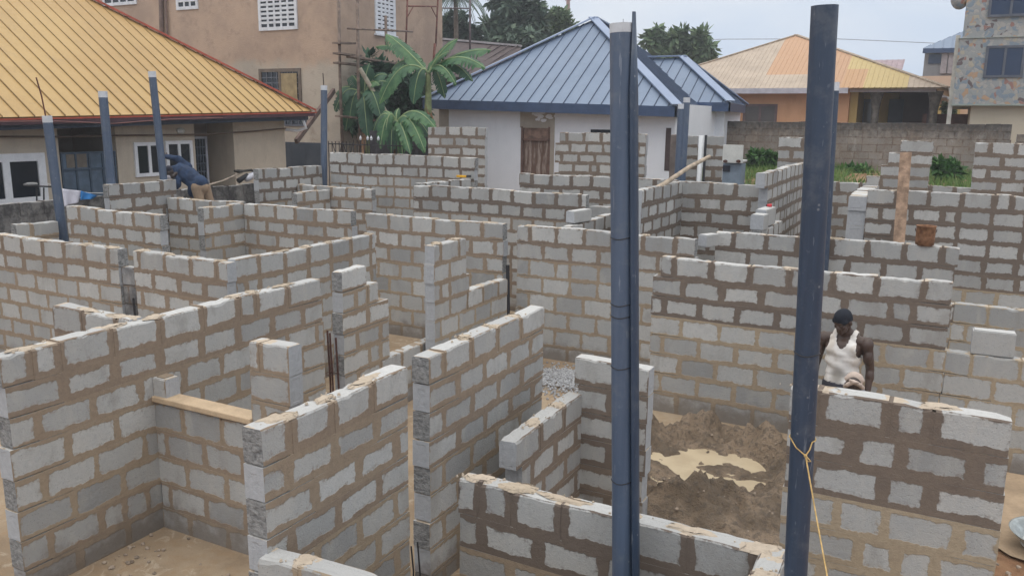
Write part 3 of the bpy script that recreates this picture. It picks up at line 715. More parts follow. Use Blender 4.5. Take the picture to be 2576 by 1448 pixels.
# grey cabinet
a, b = onY(1819, 411, 18.2), onY(1862, 455, 18.2); c, d = onY(1819, 364, 18.1), onY(1867, 411, 18.1)
t = thing('metal_cabinet', ((a.x+b.x)/2, 18.4, 0), 'grey cabinet with a pale panel and dark hole, right of slim rear piers', 'cabinet')
o0 = t.location
mb = MB(); mb.box((a.x-o0.x, -.2, 0), (b.x-o0.x, .25, a.z)); mb.build('body', plain('cabinet_grey', (.20, .25, .31), .5, var=.15), t, bevel=.01)
mb = MB(); mb.box((c.x-o0.x, -.29, d.z), (d.x-o0.x, -.25, c.z)); mb.box((c.x-o0.x, -.24, d.z+.02), (d.x-o0.x, .2, d.z+.06)); mb.build('lid_panel', plain('pale_panel', (.56, .56, .53), .6, var=.08), t, bevel=.006)
h0, h1 = onY(1819, 416, 18.19), onY(1836, 432, 18.19); mb = MB(); mb.box((h0.x-o0.x, -.225, h1.z), (h1.x-o0.x, -.205, h0.z)); mb.build('hole', plain('cabinet_dark', (.015, .018, .03), .6), t)
for xx in (1824, 1857):
    h0 = onY(xx, 406, 18.08); MB().ell((h0.x-o0.x, -.30, h0.z), (.05, .015, .035), 8, 6).build('rust_spot', M_RUST, t)
for k in range(6):
    pass
a = onY(1872, 455, 18.6); tag(MB().ell((0, 0, 0), (.28, .25, .5), 12, 8, .06, random.Random(4)).build('sack', plain('dark_sack', (.06, .065, .08), .8, var=.3), base=(a.x, 18.9, a.z-.15), smooth=True), 'dark full sack slumped beside the grey cabinet', 'sack')
# yellow tool, tan scrap, red cup
a = onY(1161, 455, 15.9); t = thing('spirit_level', (a.x, 16.0, 2.34), 'small yellow tool lying at the far end of the climbing wall', 'tool', rz=.2)
MB().box((-.17, -.03, 0), (.06, .03, .05)).build('body', plain('tool_yellow', (.80, .42, .02), .5), t, bevel=.008); MB().box((.065, -.025, .01), (.17, .025, .06)).build('handle', M_WIRE, t, bevel=.008)
a = onY(1122, 322, 19.5); tag(MB().ell((0, 0, 0), (.16, .10, .13), 10, 7, .2, random.Random(2)).build('paper_scrap', plain('tan_scrap', (.62, .46, .27), .8), base=(a.x, 19.52, 3.42)), 'tan paper bag scrap on top of the tall rear pier', 'scrap')
a = onY(1878, 526, 13.8); t = thing('cup', (-2.52, 13.85, 2.285), 'small red cup lying on the rear block of the pair', 'cup')
MB().tube([(-.03, 0, .025), (.04, 0, .028)], [.022, .028], 12).build('body', plain('cup_red', (.55, .03, .04), .4), t, smooth=True); MB().tube([(-.05, 0, .025), (-.031, 0, .025)], [.015, .02], 10).build('base', M_RUST, t)
# head pan at lower right
t = thing('head_pan', (1.14, 8.08, .004), 'grey metal head pan cut off by the right edge, on the sand', 'pan')
mb = MB(); K = 30
for (r, z) in [(.0, .02), (.20, .02), (.27, .10), (.33, .155), (.345, .16), (.335, .148), (.272, .085), (.2, .0), (0, .0)]:
    for k in range(K): mb.v.append((r*math.cos(6.2832*k/K), r*math.sin(6.2832*k/K), z))
for i in range(8):
    for k in range(K): mb.f.append((i*K+k, i*K+(k+1) % K, (i+1)*K+(k+1) % K, (i+1)*K+k))
mb.build('bowl', plain('galvanised', (.42, .45, .45), .45, .5, var=.25, scale=9), t, smooth=True)
mb = MB()
mb.ell((0, 0, .03), (.25, .25, .05), 16, 8, .05); mb.build('mortar_load', plain('pan_mortar', (.52, .54, .54), .8, var=.2), t, smooth=True)
# laundry line
a, b, c = onX(160, 476, -14.3), onX(282, 486, -14.3), onX(300, 484, -14.3)
tag(MB().tube([onX(120, 462, -14.3), a, (a+b)/2-Vector((0, 0, .03)), b, c], .008, 5).build('clothes_line', plain('line_white', (.6, .6, .6), .7), base=a), 'washing line strung between the two leftmost blue pipes', 'line')
def cloth(label, P, mat, seed):
    rg = random.Random(seed); n = 12; mb = MB()
    (x0, y0), (x1, y1), (x2, y2), (x3, y3) = P
    for j in range(n+1):
        for i in range(n+1):
            f, g = i/n, j/n; x = (x0*(1-f)+x1*f)*(1-g)+(x3*(1-f)+x2*f)*g; y = (y0*(1-f)+y1*f)*(1-g)+(y3*(1-f)+y2*f)*g
            v = onX(x, y, -14.3); v.x += .03*math.sin(f*9+seed)*g; mb.v.append(tuple(v))
    for j in range(n):
        for i in range(n): mb.f.append((j*(n+1)+i, j*(n+1)+i+1, (j+1)*(n+1)+i+1, (j+1)*(n+1)+i))
    o = mb.build('hanging_cloth', mat, base=onX(x0, y0, -14.3), smooth=True)
    md = o.modifiers.new('s', 'SOLIDIFY'); md.thickness = .008
    return tag(o, label, 'cloth')
cloth('white cloth hanging on the washing line next to the leftmost blue pipe', [(156, 475), (203, 480), (198, 508), (160, 520)], plain('cloth_white', (.72, .70, .78), .9, var=.08), 1)
cloth('bright blue cloth hanging on the washing line', [(203, 480), (244, 492), (235, 500), (200, 503)], plain('cloth_blue', (.05, .25, .62), .9, var=.1), 2)
t = thing('metal_bench', onX(95, 505, -15.6), 'thin black metal frame with a pale tray in front of the lower left window', 'stand')
o0 = t.location; mb = MB()
for (x, y) in ((92, 472), (110, 472)): mb.tube([onX(x, y, -15.6)-o0, onX(x+1, 540, -15.6)-o0], .015, 6)
mb.tube([onX(66, 467, -15.6)-o0, onX(138, 470, -15.6)-o0], .018, 6); mb.build('frame', M_WIRE, t)
MB().ell(onX(78, 467, -15.6)-o0+Vector((0, 0, .03)), (.06, .15, .035), 10, 6, .1).build('tray', plain('tray_grey', (.22, .22, .22), .6), t)
# ================================================================ houses
def roof_plane(mb, poly, e0, e1, step, w=.035, h=.03, off=.1, th=.05):
    """a roof slope: slab of thickness th + raised seams running up from the eave e0->e1, clipped to the polygon"""
    P = [Vector(p) for p in poly]; e0, e1 = Vector(e0), Vector(e1); A = (e1-e0).normalized()
    N = Vector((0, 0, 0))
    for i in range(len(P)): N += P[i].cross(P[(i+1) % len(P)])
    N.normalize()
    if N.z < 0: N = -N
    U = N.cross(A)
    if U.z < 0: U = -U
    mb.poly(P if (P[1]-P[0]).cross(P[2]-P[0]).dot(N) > 0 else P[::-1])
    Q = [p-N*th for p in P]; mb.poly(Q[::-1])
    q = [((p-e0).dot(A), (p-e0).dot(U)) for p in P]
    amin, amax = min(x for x, _ in q), max(x for x, _ in q)
    a = amin+off
    while a < amax-.03:
        hits = []
        for i in range(len(q)):
            (x0, y0), (x1, y1) = q[i], q[(i+1) % len(q)]
            if (x0-a)*(x1-a) < 0: hits.append(y0+(y1-y0)*(a-x0)/(x1-x0))
        if len(hits) >= 2:
            lo, hi = min(hits), max(hits)
            if hi-lo > .12:
                p0, p1 = e0+A*a+U*lo, e0+A*a+U*hi; s = A*(w/2)
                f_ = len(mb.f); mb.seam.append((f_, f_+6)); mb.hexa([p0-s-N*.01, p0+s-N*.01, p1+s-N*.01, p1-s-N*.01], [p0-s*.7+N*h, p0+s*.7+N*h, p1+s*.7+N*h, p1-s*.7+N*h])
        a += step
def roof_mat(name, a, b, rough, metal, scale=.7, streak=(1., 1., 1.), spots=.2):
    m, t = new_mat(name); p = gpos(t)
    n1 = t.noise(scale, 5, .6, p); n2 = t.noise(14, 4, .6, p)
    c = t.mix(t.ss(n1, .3, .7), a, b); c = t.mix(t.m('MULTIPLY', t.ss(n2, .5, .72), spots), c, tuple(x*.5 for x in a))
    n4 = t.noise(1.5, 6, .7, p, .5); c = t.mix(t.m('MULTIPLY', t.ss(n4, .48, .7), .35), c, tuple(x*.7+.03 for x in a)); finish(t, c, t.m('ADD', rough, t.m('MULTIPLY', n2, .15)), metal, t.m('ADD', n1, t.m('MULTIPLY', n4, .5)), .03, .25, .5); return m
def plaster(name, a, b, stain, amt=.6, scale=.8, bump=.7):
    m, t = new_mat(name); p = gpos(t)
    sv = t.n('ShaderNodeVectorMath', {0: p, 1: (1., 1., .28)}, operation='MULTIPLY').outputs[0]
    n1 = t.noise(scale, 6, .62, p); n2 = t.noise(2.6, 6, .7, sv); n3 = t.noise(30, 4, .65, p)
    c = t.mix(t.ss(n1, .36, .64), a, b); c = t.mix(t.m('MULTIPLY', t.ss(n2, .48, .72), amt), c, stain)
    c = t.mix(t.m('MULTIPLY', t.ss(n3, .5, .75), .25), c, tuple(x*.6 for x in a))
    finish(t, c, .9, 0, n3, .012*bump, .6, .2); return m
M_WHITEF = plain('white_frame', (.80, .81, .84), .4, var=.06)
M_DARKF = plain('grey_frame', (.11, .12, .15), .5, var=.15)
def glass_mat(name, col):
    m, t = new_mat(name); p = gpos(t); n = t.noise(1.2, 3, .5, p)
    finish(t, t.mix(n, tuple(x*.6 for x in col), col), .08, 0, n, .01, .1, .5); return m
M_GLASS = glass_mat('window_glass', (.014, .019, .03)); M_GLASSB = glass_mat('blue_window_glass', (.018, .042, .105))
M_GLASSG = glass_mat('curtained_glass', (.16, .15, .15))
class Frame:
    """local axes on a wall plane: a = along the wall, z up, n = outward"""
    def __init__(s, o, A, N): s.o, s.A, s.N = Vector(o), Vector(A).normalized(), Vector(N).normalized()
    def p(s, a, z, n=0.): return s.o+s.A*a+Vector((0, 0, z))+s.N*n
    def bx(s, mb, a0, a1, z0, z1, n0, n1):
        mb.hexa([s.p(a0, z0, n0), s.p(a1, z0, n0), s.p(a1, z0, n1), s.p(a0, z0, n1)], [s.p(a0, z1, n0), s.p(a1, z1, n0), s.p(a1, z1, n1), s.p(a0, z1, n1)])
    def ad(s, P): d = Vector(P)-s.o; return d.dot(s.A), d.z
def window(F, root, a0, a1, z0, z1, panes, fmat, gmat, fw=.07, depth=.0, bars=None, sill=None, name='window'):
    """frame around panes standing on the wall face (n=0), glass set back inside it"""
    o = root.location; mb = MB(); d = depth
    F.bx(mb, a0, a1, z0, z0+fw, d, d+.05); F.bx(mb, a0, a1, z1-fw, z1, d, d+.05)
    F.bx(mb, a0, a0+fw, z0+fw, z1-fw, d, d+.05); F.bx(mb, a1-fw, a1, z0+fw, z1-fw, d, d+.05)
    for k in range(1, panes):
        x = a0+(a1-a0)*k/panes; F.bx(mb, x-fw*.45, x+fw*.45, z0+fw, z1-fw, d+.002, d+.046)
    if sill: F.bx(mb, a0-.05, a1+.05, z0-.07, z0-.002, d, d+sill)
    mb.v = [tuple(Vector(v)-o) for v in mb.v]
    w = mb.build(name, fmat, root)
    mb = MB(); F.bx(mb, a0+fw*.5, a1-fw*.5, z0+fw*.5, z1-fw*.5, d+.004, d+.012); mb.v = [tuple(Vector(v)-o) for v in mb.v]
    mb.build('pane', gmat, w)
    if bars:
        nx, nz, bm, bw = bars; mb = MB()
        for k in range(1, nx): x = a0+fw+(a1-a0-2*fw)*k/nx; F.bx(mb, x-bw/2, x+bw/2, z0+fw, z1-fw, d+.016, d+.04)
        for k in range(1, nz): z = z0+fw+(z1-z0-2*fw)*k/nz; F.bx(mb, a0+fw, a1-fw, z-bw/2, z+bw/2, d+.018, d+.042)
        mb.v = [tuple(Vector(v)-o) for v in mb.v]; mb.build('grille', bm, w)
    return w
def part(mb, name, mat, root, **k):
    o = Vector(root.location); mb.v = [tuple(Vector(v)-o) for v in mb.v]; return mb.build(name, mat, root, **k)

# ---- yellow-roofed bungalow on the left (its wall plane x = -17.5)
YH = thing('bungalow', (-20, 10, .75), 'low beige house with a big yellow ribbed roof and red ridge trim at the left', 'house')
mP = plaster('beige_plaster', (.50, .43, .345), (.57, .49, .395), (.38, .325, .265), .5)
mPd = plaster('shaded_brown_plaster', (.20, .165, .15), (.24, .2, .18), (.15, .12, .11), .4)  # darker copy of the plaster: shade of the porch recesses put into its colour
F = Frame((-17.5, 0, 0), (0, 1, 0), (1, 0, 0)); zt = 3.62
mb = MB()
F.bx(mb, -3, 11.83, .7, zt, -.3, 0)                       # left room
F.bx(mb, 13.28, 15.62, .7, zt, -.3, 0)                    # middle room
F.bx(mb, 16.96, 18.98, .7, zt, -6, 0)                     # far room
part(mb, 'wall', mP, YH)
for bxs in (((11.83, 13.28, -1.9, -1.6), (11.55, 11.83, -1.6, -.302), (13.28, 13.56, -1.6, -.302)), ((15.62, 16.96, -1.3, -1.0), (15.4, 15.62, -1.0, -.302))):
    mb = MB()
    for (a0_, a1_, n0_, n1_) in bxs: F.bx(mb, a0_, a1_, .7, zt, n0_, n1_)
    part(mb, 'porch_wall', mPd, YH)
window(F, YH, 9.74, 11.46, 1.70, 2.80, 2, M_WHITEF, M_GLASS, .17)
window(F, YH, 13.74, 14.60, 2.14, 2.97, 2, M_WHITEF, M_GLASS, .085)
window(F, YH, 14.66, 15.50, 2.14, 2.99, 2, M_WHITEF, M_GLASS, .085)
# gate with panels
mG = plain('gate_blue', (.105, .15, .21), .5, var=.2, scale=3)
mb = MB(); F.bx(mb, 11.86, 13.25, .8, 2.78, -.06, -.03); g = part(mb, 'gate', mG, YH)
mb = MB()
for a in (11.88, 12.22, 12.56, 12.9, 13.23): F.bx(mb, a-.02, a+.02, .8, 2.78, -.03, .0)
for z in (.82, 1.5, 2.40, 2.77): F.bx(mb, 11.86, 13.25, z-.02, z+.02, -.028, .004)
mb.v = [tuple(Vector(v)-Vector(YH.location)) for v in mb.v]; mb.build('gate_frame', plain('gate_edge', (.06, .09, .13), .5), g)
mb = MB(); F.bx(mb, 12.0, 12.5, 2.44, 2.74, -.029, -.02); mb.v = [tuple(Vector(v)-Vector(YH.location)) for v in mb.v]; mb.build('gate_opening', plain('gate_gap', (.2, .17, .14), .9), g)
# door with grille
Fd = Frame((-18.5, 0, 0), (0, 1, 0), (1, 0, 0))
window(Frame((-17.9, 0, 0), (0, 1, 0), (1, 0, 0)), YH, 15.66, 16.35, 1.0, 3.07, 1, plain('door_frame', (.36, .38, .44), .4), M_GLASS, .06, bars=(6, 9, plain('grille_blue', (.06, .085, .12), .5), .02), name='door')
# roof
zs = lambda y: 3.55+.026*(y-10.1)
ex = -16.7
c1 = Vector((ex, 19.35, zs(19.35))); c0 = Vector((ex, -4, zs(-4)))
rt = 6.3; sl_ = .705
r1 = Vector((ex-rt, 19.35-rt, zs(19.35)+rt*sl_)); r0 = Vector((ex-rt, 3, zs(3)+rt*sl_+.1))
mY = roof_mat('yellow_sheet', (.44, .275, .105), (.50, .33, .13), .45, .0, .5, spots=.12)
mYs = plain('shade_brown_seam', (.26, .165, .065), .6, var=.15)  # shadow lines along the ribs, put into the seam colour
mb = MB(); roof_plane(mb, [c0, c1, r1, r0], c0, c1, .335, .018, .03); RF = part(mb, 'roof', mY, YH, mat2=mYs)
mb = MB(); cb = Vector((ex-2*rt, 19.35, c1.z)); roof_plane(mb, [c1, cb, r1], c1, cb, .335, .03, .028); part(mb, 'end_roof', mY, YH)
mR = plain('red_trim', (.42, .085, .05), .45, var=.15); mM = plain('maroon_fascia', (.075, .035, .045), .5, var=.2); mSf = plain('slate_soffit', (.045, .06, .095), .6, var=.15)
mb = MB(); mb.beam(c1+Vector((.05, .05, .02)), r1+Vector((0, 0, .04)), .25, .05); part(mb, 'ridge_trim', mR, YH)
mb = MB(); mb.hexa([c0+Vector((-.02, 0, -.06)), c1+Vector((-.02, .12, -.06)), c1+Vector((.03, .12, -.06)), c0+Vector((.03, 0, -.06))], [c0+Vector((-.02, 0, -.025)), c1+Vector((-.02, .12, -.025)), c1+Vector((.03, .12, -.025)), c0+Vector((.03, 0, -.025))]); part(mb, 'eave_trim', mR, YH)
mb = MB(); mb.hexa([c0+Vector((-.1, 0, -.17)), c1+Vector((-.1, .05, -.15)), c1+Vector((.02, .05, -.15)), c0+Vector((.02, 0, -.17))], [c0+Vector((-.1, 0, -.061)), c1+Vector((-.1, .05, -.061)), c1+Vector((.02, .05, -.061)), c0+Vector((.02, 0, -.061))]); part(mb, 'fascia', mM, YH)
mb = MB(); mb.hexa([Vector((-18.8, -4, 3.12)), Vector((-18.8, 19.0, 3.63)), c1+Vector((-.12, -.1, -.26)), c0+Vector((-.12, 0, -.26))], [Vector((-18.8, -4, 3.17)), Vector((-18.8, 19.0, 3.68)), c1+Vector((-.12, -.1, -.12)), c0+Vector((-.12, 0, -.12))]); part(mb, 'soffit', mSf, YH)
# gutter pipe at the far corner and lamp
pts = [onX(762, 302, -16.9), onX(770, 322, -16.9), onX(748, 330, -17.2), onX(718, 326, -17.42)]
mb = MB(); mb.tube(pts, .045, 10); part(mb, 'gutter_pipe', M_WHITEF, YH, smooth=True)
a = onX(455, 330, -17.46); mb = MB(); mb.ell(a, (.05, .13, .08), 12, 8); part(mb, 'wall_lamp', plain('lamp_white', (.7, .68, .62), .4), YH, smooth=True)
cb_ = [onX(-40, 344, -17.35), onX(150, 344, -17.4), onX(290, 341, -17.4), onX(520, 338, -17.4), onX(640, 330, -17.4), onX(718, 323, -17.4)]
tag(MB().tube(cb_, .022, 6).build('cable', plain('cable_brown', (.14, .095, .07), .7), base=cb_[0]), 'brown cable sagging along the wall of the yellow-roofed house', 'cable')
cb_ = [onX(-40, 306, -16.55), onX(150, 305, -16.55), onX(285, 311, -16.55), onX(430, 300, -16.55), onX(560, 296, -16.6)]
tag(MB().tube(cb_, .013, 6).build('cable', plain('cable_red', (.22, .10, .09), .7), base=cb_[0]), 'thin reddish cable drooping just under the yellow roof\'s eave', 'cable')
# dark boundary wall between the plots

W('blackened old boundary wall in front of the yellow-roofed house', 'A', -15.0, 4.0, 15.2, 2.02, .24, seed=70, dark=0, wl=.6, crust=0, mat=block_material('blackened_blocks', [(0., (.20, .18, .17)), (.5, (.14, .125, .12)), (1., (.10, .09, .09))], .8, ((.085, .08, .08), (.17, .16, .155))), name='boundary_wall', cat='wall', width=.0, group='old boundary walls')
tag(MB().box((-20.2, 21.4, .5), (-18.2, 21.6, 2.78)).build('yard_wall', plaster('dark_plaster', (.055, .065, .085), (.085, .095, .115), (.035, .04, .05), .6), base=(-19.2, 21.5, .5)), 'dark slate wall between the yellow-roofed house and the rear left corner pipe', 'wall')

# ---- big unfinished tan building
TB = thing('apartment_block', (-24, 29, 0), 'big unfinished tan plastered building with white block grilles, behind the yellow roof', 'building')
m, t = new_mat('tan_raw_plaster'); p = gpos(t)
sep = t.n('ShaderNodeSeparateXYZ', {0: p}).outputs
n1 = t.noise(.55, 6, .62, p); n2 = t.noise(2.0, 6, .7, p, .3); n3 = t.noise(22, 4, .7, p)
up = t.mix(t.ss(n1, .36, .64), (.37, .275, .215), (.48, .355, .27)); lo = t.mix(t.ss(n1, .36, .64), (.38, .335, .285), (.49, .43, .36))
f = t.ss(t.m('ADD', sep[2], t.m('MULTIPLY', t.m('SUBTRACT', n1, .5), 1.6)), 5.35, 5.75)
c = t.mix(f, lo, up); c = t.mix(t.m('MULTIPLY', t.ss(n2, .52, .68), .42), c, (.25, .185, .145)); c = t.mix(t.m('MULTIPLY', t.ss(n3, .55, .75), .3), c, (.20, .16, .13))
finish(t, c, .95, 0, t.m('ADD', n3, n2), .03, .7, .15); mT = m
tx, ty = onY(855, 300, 24).x, 24.
F1 = Frame((0, ty, 0), (1, 0, 0), (0, -1, 0)); F2 = Frame((tx, 0, 0), (0, 1, 0), (1, 0, 0))
yb = onX(1113, 120, tx).y
mb = MB(); mb.box((-42, ty, .4), (tx, yb, 11.5)); part(mb, 'wall', mT, TB)
mGr = plain('white_grille', (.66, .68, .72), .6, var=.1)
def win_px(F, plane, root, x0, y0, x1, y1, **k):
    P, Q = (onY(x0, y0, plane), onY(x1, y1, plane)) if F is not F2 else (onX(x0, y0, plane), onX(x1, y1, plane))
    a0, z1 = F.ad(P); a1, z0 = F.ad(Q); return window(F, root, a0, a1, z0, z1, **k)
for (x0, y0, x1, y1, nx, nz) in ((648, -40, 750, 74, 5, 9), (440, -60, 500, 23, 3, 5), (255, -60, 345, 11, 4, 5)):
    win_px(F1, ty-.002, TB, x0, y0, x1, y1, panes=1, fmat=mGr, gmat=M_GLASS, fw=.12, bars=(nx, nz, mGr, .085))
win_px(F2, tx+.002, TB, 941, -30, 994, 92, panes=1, fmat=mGr, gmat=M_GLASS, fw=.14, bars=(4, 9, mGr, .10), sill=.12)
mDf = plain('brown_frame', (.16, .125, .10), .6, var=.2); mPan = plain('timber_panel', (.36, .275, .15), .7, var=.2, scale=3)
w = win_px(F1, ty-.002, TB, 652, 174, 762, 300, panes=2, fmat=mDf, gmat=M_GLASS, fw=.12, bars=(7, 8, plain('iron_bar', (.12, .13, .16), .5), .03))
P, Q = onY(706, 185, ty-.06), onY(750, 300, ty-.06); mb = MB(); mb.box((P.x, ty-.06, Q.z), (Q.x, ty-.045, P.z)); mb.v = [tuple(Vector(v)-Vector(TB.location)) for v in mb.v]; sh = mb.build('shutter', mPan, w)
w2 = win_px(F1, ty-.004, TB, 716, 285, 772, 318, panes=3, fmat=M_DARKF, gmat=M_GLASS, fw=.06)
# drain pipe on tan building
P, Q = onY(404, -40, ty-.1), onY(408, 130, ty-.1); mb = MB(); mb.tube([P, Q, Vector((Q.x, ty-.1, .5))], .09, 8); mb.tube([P+Vector((.22, 0, 0)), Vector((Q.x+.22, ty-.1, .5))], .05, 8); part(mb, 'drain_pipe', plain('drain_brown', (.20, .14, .12), .7, var=.2), TB)

# ---- white house with the blue roof
BH = thing('bungalow', (-11.5, 28, 0), 'white house with a seamed blue hip roof and brown door, centre back', 'house')
by = 24.5
mWh = plaster('white_render', (.70, .715, .76), (.75, .765, .81), (.62, .63, .68), .35, .5); mPr = plaster('bare_render', (.33, .29, .245), (.40, .355, .30), (.27, .23, .2), .5, 1.2)
F = Frame((0, by, 0), (1, 0, 0), (0, -1, 0))
X = lambda x, y=300: onY(x, y, by).x
Z = lambda x, y: onY(x, y, by).z
xl, xr = X(1105), X(1700)
d0, d1 = X(1313), X(1384); dt = Z(1350, 322); dm = Z(1350, 351)
mb = MB(); mb.box((xl, by, .3), (d0, by+.25, 4.15)); mb.box((d1, by, .3), (xr, by+.25, 4.15)); mb.box((d0, by, dt), (d1, by+.25, 4.15)); mb.box((xr-.25, by+.25, .3), (xr, 33, 4.12)); mb.box((xl, by+.25, .3), (xl+.25, 33, 4.15))
part(mb, 'wall', mWh, BH)
mb = MB(); mb.box((xl-.01, by-.012, .5), (X(1129), by, 4.1)); part(mb, 'unpainted_render', mPr, BH)
mb = MB(); mb.box((X(1309), by-.014, dt), (X(1396), by, 4.0)); mb.box((d1, by-.014, .5), (X(1396), by, dt)); part(mb, 'unpainted_render', mPr, BH)
mb = MB()
rg = random.Random(8)
for k in range(16): mb.ell((X(1362)+rg.gauss(0, .18), by-.016, Z(1362, 292)+rg.gauss(0, .10)), (rg.uniform(.05, .13), .006, rg.uniform(.03, .07)), 9, 6, .15, rg)
part(mb, 'paint_splash', mWh, BH)
mb = MB(); mb.box((d0, by+.05, dm), (d1, by+.12, dt)); dr = part(mb, 'transom', plain('transom_wood', (.27, .17, .13), .8, var=.3, scale=5), BH)
m, t = new_mat('worn_door'); p = gpos(t); sv = t.n('ShaderNodeVectorMath', {0: p, 1: (9., 9., 1.3)}, operation='MULTIPLY').outputs[0]
n1 = t.noise(1., 5, .65, sv); finish(t, t.mix(t.ss(n1, .42, .66), (.13, .075, .055), (.36, .29, .25)), .8, 0, n1, .01, .4)
mb = MB(); mb.box((d0+.03, by+.06, .6), (d1-.03, by+.11, dm-.03)); part(mb, 'door', m, BH)
mb = MB(); mb.box((d0-.02, by-.02, .6), (d0+.05, by+.1, dt+.04)); mb.box((d1-.05, by-.02, .6), (d1+.02, by+.1, dt+.04)); mb.box((d0, by-.02, dm-.04), (d1, by+.1, dm+.03)); part(mb, 'door_frame', plain('frame_brown', (.17, .10, .08), .8, var=.2), BH)
mb = MB(); mb.box((X(1677), by-.012, Z(1684, 430)), (X(1690), by-.002, Z(1684, 322))); part(mb, 'slit_window', plain('slit_dark', (.075, .05, .05), .7), BH)
mb = MB(); mb.box((X(1487), by-.012, Z(1510, 345)), (X(1545), by-.002, Z(1510, 326))); part(mb, 'high_window', M_GLASS, BH)
mBl = roof_mat('blue_sheet', (.155, .205, .295), (.19, .245, .34), .36, .2, .4, spots=.06); mBt = roof_mat('blue_trim', (.23, .29, .42), (.27, .335, .47), .35, .25, .6, spots=.05)
mBs = plain('shade_blue_seam', (.055, .08, .135), .5, var=.1); mBf = plain('blue_fascia', (.045, .075, .15), .45, var=.12); mSo = plain('grey_soffit', (.30, .32, .36), .7, var=.1)  # seam material: rib shadow lines painted as a darker blue
ey = by-.6
E0, E1 = onY(1063, 250, ey), onY(1703, 268, ey)
AP = onY(1492, 50, ey+4.45); RB = Vector((AP.x-.35, ey+7.6, AP.z-.12)); E2 = Vector((E1.x-1.2, ey+12., E1.z)); E3 = Vector((E0.x-1.2, ey+12., E0.z))
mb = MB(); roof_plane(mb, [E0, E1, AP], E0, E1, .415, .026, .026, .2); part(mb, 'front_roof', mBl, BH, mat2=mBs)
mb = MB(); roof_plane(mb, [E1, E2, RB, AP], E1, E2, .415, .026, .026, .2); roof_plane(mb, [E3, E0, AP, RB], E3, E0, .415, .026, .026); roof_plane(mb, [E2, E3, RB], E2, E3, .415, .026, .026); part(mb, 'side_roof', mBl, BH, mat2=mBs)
mb = MB()
for q in (E0, E1): mb.beam(q+(AP-q)*.0+Vector((0, 0, .05)), AP+Vector((0, 0, .08)), .34, .04)
mb.beam(AP+Vector((0, 0, .08)), RB+Vector((0, 0, .08)), .34, .04); part(mb, 'hip_trim', mBt, BH)
dz = Vector((0, 0, -.30)); dn = Vector((0, 0, .0))
mb = MB(); i = Vector((0, .06, 0)); mb.hexa([E0+dz, E1+dz, E1+dz+i, E0+dz+i], [E0, E1, E1+i, E0+i]); i = Vector((-.06, 0, 0)); mb.hexa([E1+dz, E2+dz, E2+dz+i, E1+dz+i], [E1, E2, E2+i, E1+i]); part(mb, 'fascia', mBf, BH)
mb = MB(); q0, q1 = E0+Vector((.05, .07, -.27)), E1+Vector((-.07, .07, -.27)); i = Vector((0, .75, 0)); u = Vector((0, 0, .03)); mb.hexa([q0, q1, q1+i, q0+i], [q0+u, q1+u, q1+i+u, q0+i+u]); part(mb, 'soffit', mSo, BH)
# side wing on the right
wy = 28.6
G0, G1 = onY(1600, 256, wy), onY(1838, 258, wy)
rA = onY(1716, 146, wy+2.6); rB = Vector((rA.x-4.5, wy+2.6, rA.z)); G2 = Vector((G1.x-.62, wy+5.2, G1.z))
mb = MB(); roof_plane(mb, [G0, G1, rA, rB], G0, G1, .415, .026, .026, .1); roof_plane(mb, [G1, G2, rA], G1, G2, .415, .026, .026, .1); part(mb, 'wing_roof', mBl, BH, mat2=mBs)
mb = MB(); mb.beam(G1+Vector((0, 0, .05)), rA+Vector((0, 0, .08)), .34, .04); mb.beam(rA+Vector((0, 0, .07)), rB+Vector((0, 0, .07)), .32, .04); mb.beam(G2+Vector((0, 0, .05)), rA+Vector((0, 0, .08)), .34, .04); part(mb, 'wing_trim', mBt, BH)
mb = MB(); i = Vector((0, .06, 0)); mb.hexa([G0+dz, G1+dz, G1+dz+i, G0+dz+i], [G0, G1, G1+i, G0+i]); i = Vector((-.06, 0, 0)); mb.hexa([G1+dz, G2+dz, G2+dz+i, G1+dz+i], [G1, G2, G2+i, G1+i]); part(mb, 'wing_fascia', mBf, BH)
wx0, wx1 = onY(1700, 300, wy+.6).x, onY(1822, 300, wy+.6).x
mb = MB(); mb.hexa([(wx0-1, wy+.6, .3), (wx1, wy+.6, .3), (wx1-.8, wy+4.5, .3), (wx0-1.8, wy+4.5, .3)], [(wx0-1, wy+.6, G1.z-.2), (wx1, wy+.6, G1.z-.2), (wx1-.8, wy+4.5, G1.z-.2), (wx0-1.8, wy+4.5, G1.z-.2)]); part(mb, 'wing_wall', mWh, BH)
Fw = Frame((0, wy+.6, 0), (1, 0, 0), (0, -1, 0))
for (x0, x1) in ((1745, 1757), (1760, 1766)):
    P, Q = onY(x0, 314, wy+.6), onY(x1, 345, wy+.6); mb = MB(); Fw.bx(mb, P.x, Q.x, Q.z, P.z, .002, .012); part(mb, 'wing_window', M_GLASS, BH)

# ---- orange house
OH = thing('bungalow', (-5, 41, .8), 'orange house with a patched tan, rust and yellow roof behind the old wall', 'house')
oy = 38.
m, t = new_mat('patched_roof'); p = gpos(t); s = t.n('ShaderNodeSeparateXYZ', {0: p}).outputs
n1 = t.noise(1.2, 5, .6, p); n2 = t.noise(9, 4, .65, p)
c = t.mix(t.ss(n1, .35, .65), (.42, .34, .27), (.50, .41, .325))
